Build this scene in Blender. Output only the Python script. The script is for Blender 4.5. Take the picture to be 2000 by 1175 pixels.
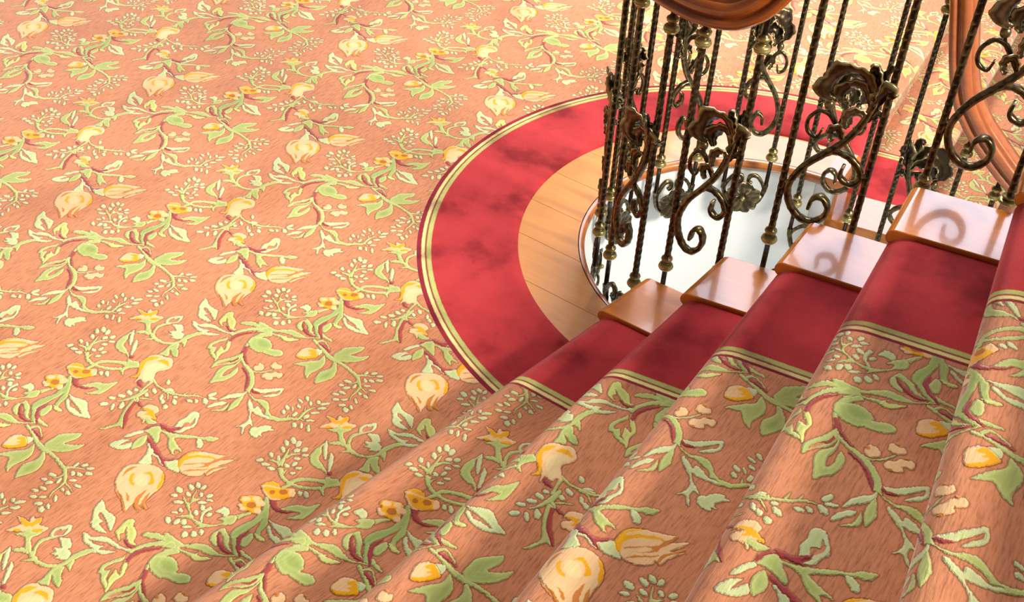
import bpy, math
import numpy as np
from mathutils import Matrix, Vector
from mathutils.geometry import tessellate_polygon

for o in list(bpy.data.objects):
    bpy.data.objects.remove(o)
SC = bpy.context.scene
COLL = SC.collection
U = 0.686                      # one carpet repeat in metres; plan coordinates below are in repeats

# ------------------------------------------------------------------ camera
cam_data = bpy.data.cameras.new('camera')
cam = bpy.data.objects.new('camera', cam_data)
COLL.objects.link(cam)
CF = 2298.276
CAM_R = ((0.8252827, -0.3892146, 0.4091704), (0.5625507, 0.5031699, -0.6560158), (0.0494487, 0.7715776, 0.6342104))
CAM_P = (5.46218, -3.54721, 3.10987)
M4 = Matrix(CAM_R).to_4x4(); M4.translation = Vector(CAM_P) * U
cam.matrix_world = M4
cam_data.sensor_fit = 'HORIZONTAL'
cam_data.sensor_width = 36.0
cam_data.lens = CF / 2000.0 * 36.0
cam_data.clip_start = 0.05
SC.camera = cam

# ------------------------------------------------------------------ world, lamps, exposure
w = bpy.data.worlds.new('room_light'); SC.world = w; w.use_nodes = True
bg = w.node_tree.nodes['Background']
bg.inputs[0].default_value = (1.0, 0.90, 0.80, 1); bg.inputs[1].default_value = 0.15

def area(name, loc, target, sx, sy, power, color):
    d = bpy.data.lights.new(name, 'AREA'); d.shape = 'RECTANGLE'
    d.size = sx * U; d.size_y = sy * U; d.energy = power; d.color = color
    o = bpy.data.objects.new(name, d); COLL.objects.link(o)
    o.location = Vector(loc) * U
    o.rotation_euler = (Vector(target) - Vector(loc)).to_track_quat('-Z', 'Y').to_euler()
    return o
area('tall_window', (2.5, 10.5, 7.6), (2.9, 0, 4.2), 6.6, 6.6, 380, (0.80, 0.83, 1.0))
area('ceiling_lamp', (13.5, -0.9, 6.9), (3.8, -0.9, 0.2), 3.4, 2.6, 1220, (1.0, 0.91, 0.79))
area('landing_fill', (2.6, 3.6, 6.2), (2.4, 2.6, 0), 1.8, 1.8, 200, (1.0, 0.93, 0.84))  # unseen fill light added to brighten the landing
area('well_fill', (4.6, 0.45, -3.2), (4.2, 1.6, 0), 1.2, 0.8, 9, (1.0, 0.97, 0.92))  # added fill low in the shaft, out of view, whitens the well wall

SC.view_settings.view_transform = 'Standard'
SC.view_settings.look = 'None'
SC.view_settings.gamma = 1.0
SC.view_settings.use_curve_mapping = False
SC.view_settings.exposure = 0.20

# ------------------------------------------------------------------ helpers
def tag(o, label=None, cat=None, kind=None, group=None):
    if label: o['label'] = label
    if cat: o['category'] = cat
    if kind: o['kind'] = kind
    if group: o['group'] = group
    return o

def link(name, me, parent=None):
    o = bpy.data.objects.new(name, me); COLL.objects.link(o)
    if parent is not None: o.parent = parent
    return o

def empty(name, loc=(0, 0, 0)):
    o = bpy.data.objects.new(name, None); COLL.objects.link(o)
    o.empty_display_size = 0.1
    return o

def mesh(name, V, F, mat, parent=None, uv=None, smooth=True, attr=None, flat_angle=None):
    me = bpy.data.meshes.new(name)
    V = np.asarray(V, float)
    me.from_pydata((V * U).tolist(), [], [tuple(f) for f in F])
    if uv is not None:
        L = me.uv_layers.new(name='UVMap')
        vi = np.empty(len(me.loops), np.int32); me.loops.foreach_get('vertex_index', vi)
        L.data.foreach_set('uv', np.asarray(uv, np.float32)[vi].ravel())
    if attr is not None:
        a = me.attributes.new('wear', 'FLOAT', 'POINT')
        a.data.foreach_set('value', np.asarray(attr, np.float32))
    if smooth:
        me.polygons.foreach_set('use_smooth', [True] * len(me.polygons))
    if isinstance(mat, (list, tuple)):
        for m in mat: me.materials.append(m)
    else: me.materials.append(mat)
    me.validate(); me.update()
    if flat_angle:
        me.set_sharp_from_angle(angle=math.radians(flat_angle))
    return link(name, me, parent)

def grid_faces(nu, nv, close_u=False, close_v=False, off=0):
    F = []
    for i in range(nu if close_u else nu - 1):
        for j in range(nv if close_v else nv - 1):
            a = i * nv + j; b = ((i + 1) % nu) * nv + j
            c = ((i + 1) % nu) * nv + (j + 1) % nv; d = i * nv + (j + 1) % nv
            F.append((off + a, off + b, off + c, off + d))
    return F

# ------------------------------------------------------------------ plan of the stairwell: a U shaped path
WC = np.array([4.14, 0.62]); WR = 0.79
AX = math.radians(7.0); TT = np.array([math.cos(AX), math.sin(AX)]); NN = np.array([-TT[1], TT[0]])
def path(s, wd):
    """point at distance wd outside the well edge; s runs along the well edge (wd = 0), negative on the far side"""
    L = math.pi / 2 * WR
    if abs(s) <= L:
        th = s / WR
        return WC + (WR + wd) * (-TT * math.cos(th) - NN * math.sin(th))
    return WC - math.copysign(1, s) * NN * (WR + wd) + TT * (abs(s) - L)
def pathdir(s):
    e = 1e-3
    v = path(s + e, 0) - path(s - e, 0)
    return v / np.linalg.norm(v)
OFF = -0.065
def rail_s(s):                       # positions measured along the iron railing (0.065 inside the well) -> s on the edge
    L = math.pi / 2 * (WR + OFF)
    if abs(s) <= L: return s * WR / (WR + OFF)
    return math.copysign(math.pi / 2 * WR + abs(s) - L, s)
H = 0.25                             # riser
D = 0.966990

# near (ascending) noses: inner corner, direction along the nose away from the well
NOSE = [((3.922, -0.440), (-0.160, -0.987)), ((4.246, -0.450), (-0.065, -0.998)), ((4.541, -0.405), (0.018, -1.0)),
        ((4.850, -0.364), (0.074, -0.997)), ((5.162, -0.318), (0.134, -0.991)), ((5.472, -0.275), (0.190, -0.982)), ((5.78, -0.235), (0.24, -0.971)), ((6.08, -0.20), (0.28, -0.96)), ((6.38, -0.165), (0.32, -0.947))]
NOSE = [(np.array(a), np.array(b) / np.hypot(*b)) for a, b in NOSE]
# far (descending) noses: inner corner, direction
DNOSE = [((4.196, 1.715), (-0.079, 0.997)), ((4.522, 1.775), (-0.066, 0.998)), ((4.838, 1.81), (-0.04, 0.999)),
         ((5.15, 1.845), (-0.01, 1.0)), ((5.46, 1.88), (0.02, 1.0)), ((5.77, 1.91), (0.05, 1.0))]
DNOSE = [(np.array(a), np.array(b) / np.hypot(*b)) for a, b in DNOSE]

# ------------------------------------------------------------------ materials
def nodes(name):
    m = bpy.data.materials.new(name); m.use_nodes = True
    nt = m.node_tree
    return m, nt, nt.nodes['Principled BSDF']
def N(nt, t, **kw):
    n = nt.nodes.new(t)
    for k, v in kw.items():
        if k.startswith('i_'): n.inputs[int(k[2:])].default_value = v
        else: setattr(n, k, v)
    return n
def ramp(nt, stops, interp='LINEAR'):
    r = nt.nodes.new('ShaderNodeValToRGB'); r.color_ramp.interpolation = interp
    e = r.color_ramp.elements
    while len(e) < len(stops): e.new(0.5)
    for x, (p, c) in zip(e, stops):
        x.position = p; x.color = (c[0], c[1], c[2], 1)
    return r
def lin(c):
    return tuple((x / 12.92 if x <= 0.04045 else ((x + 0.055) / 1.055) ** 2.4) for x in c)

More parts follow.
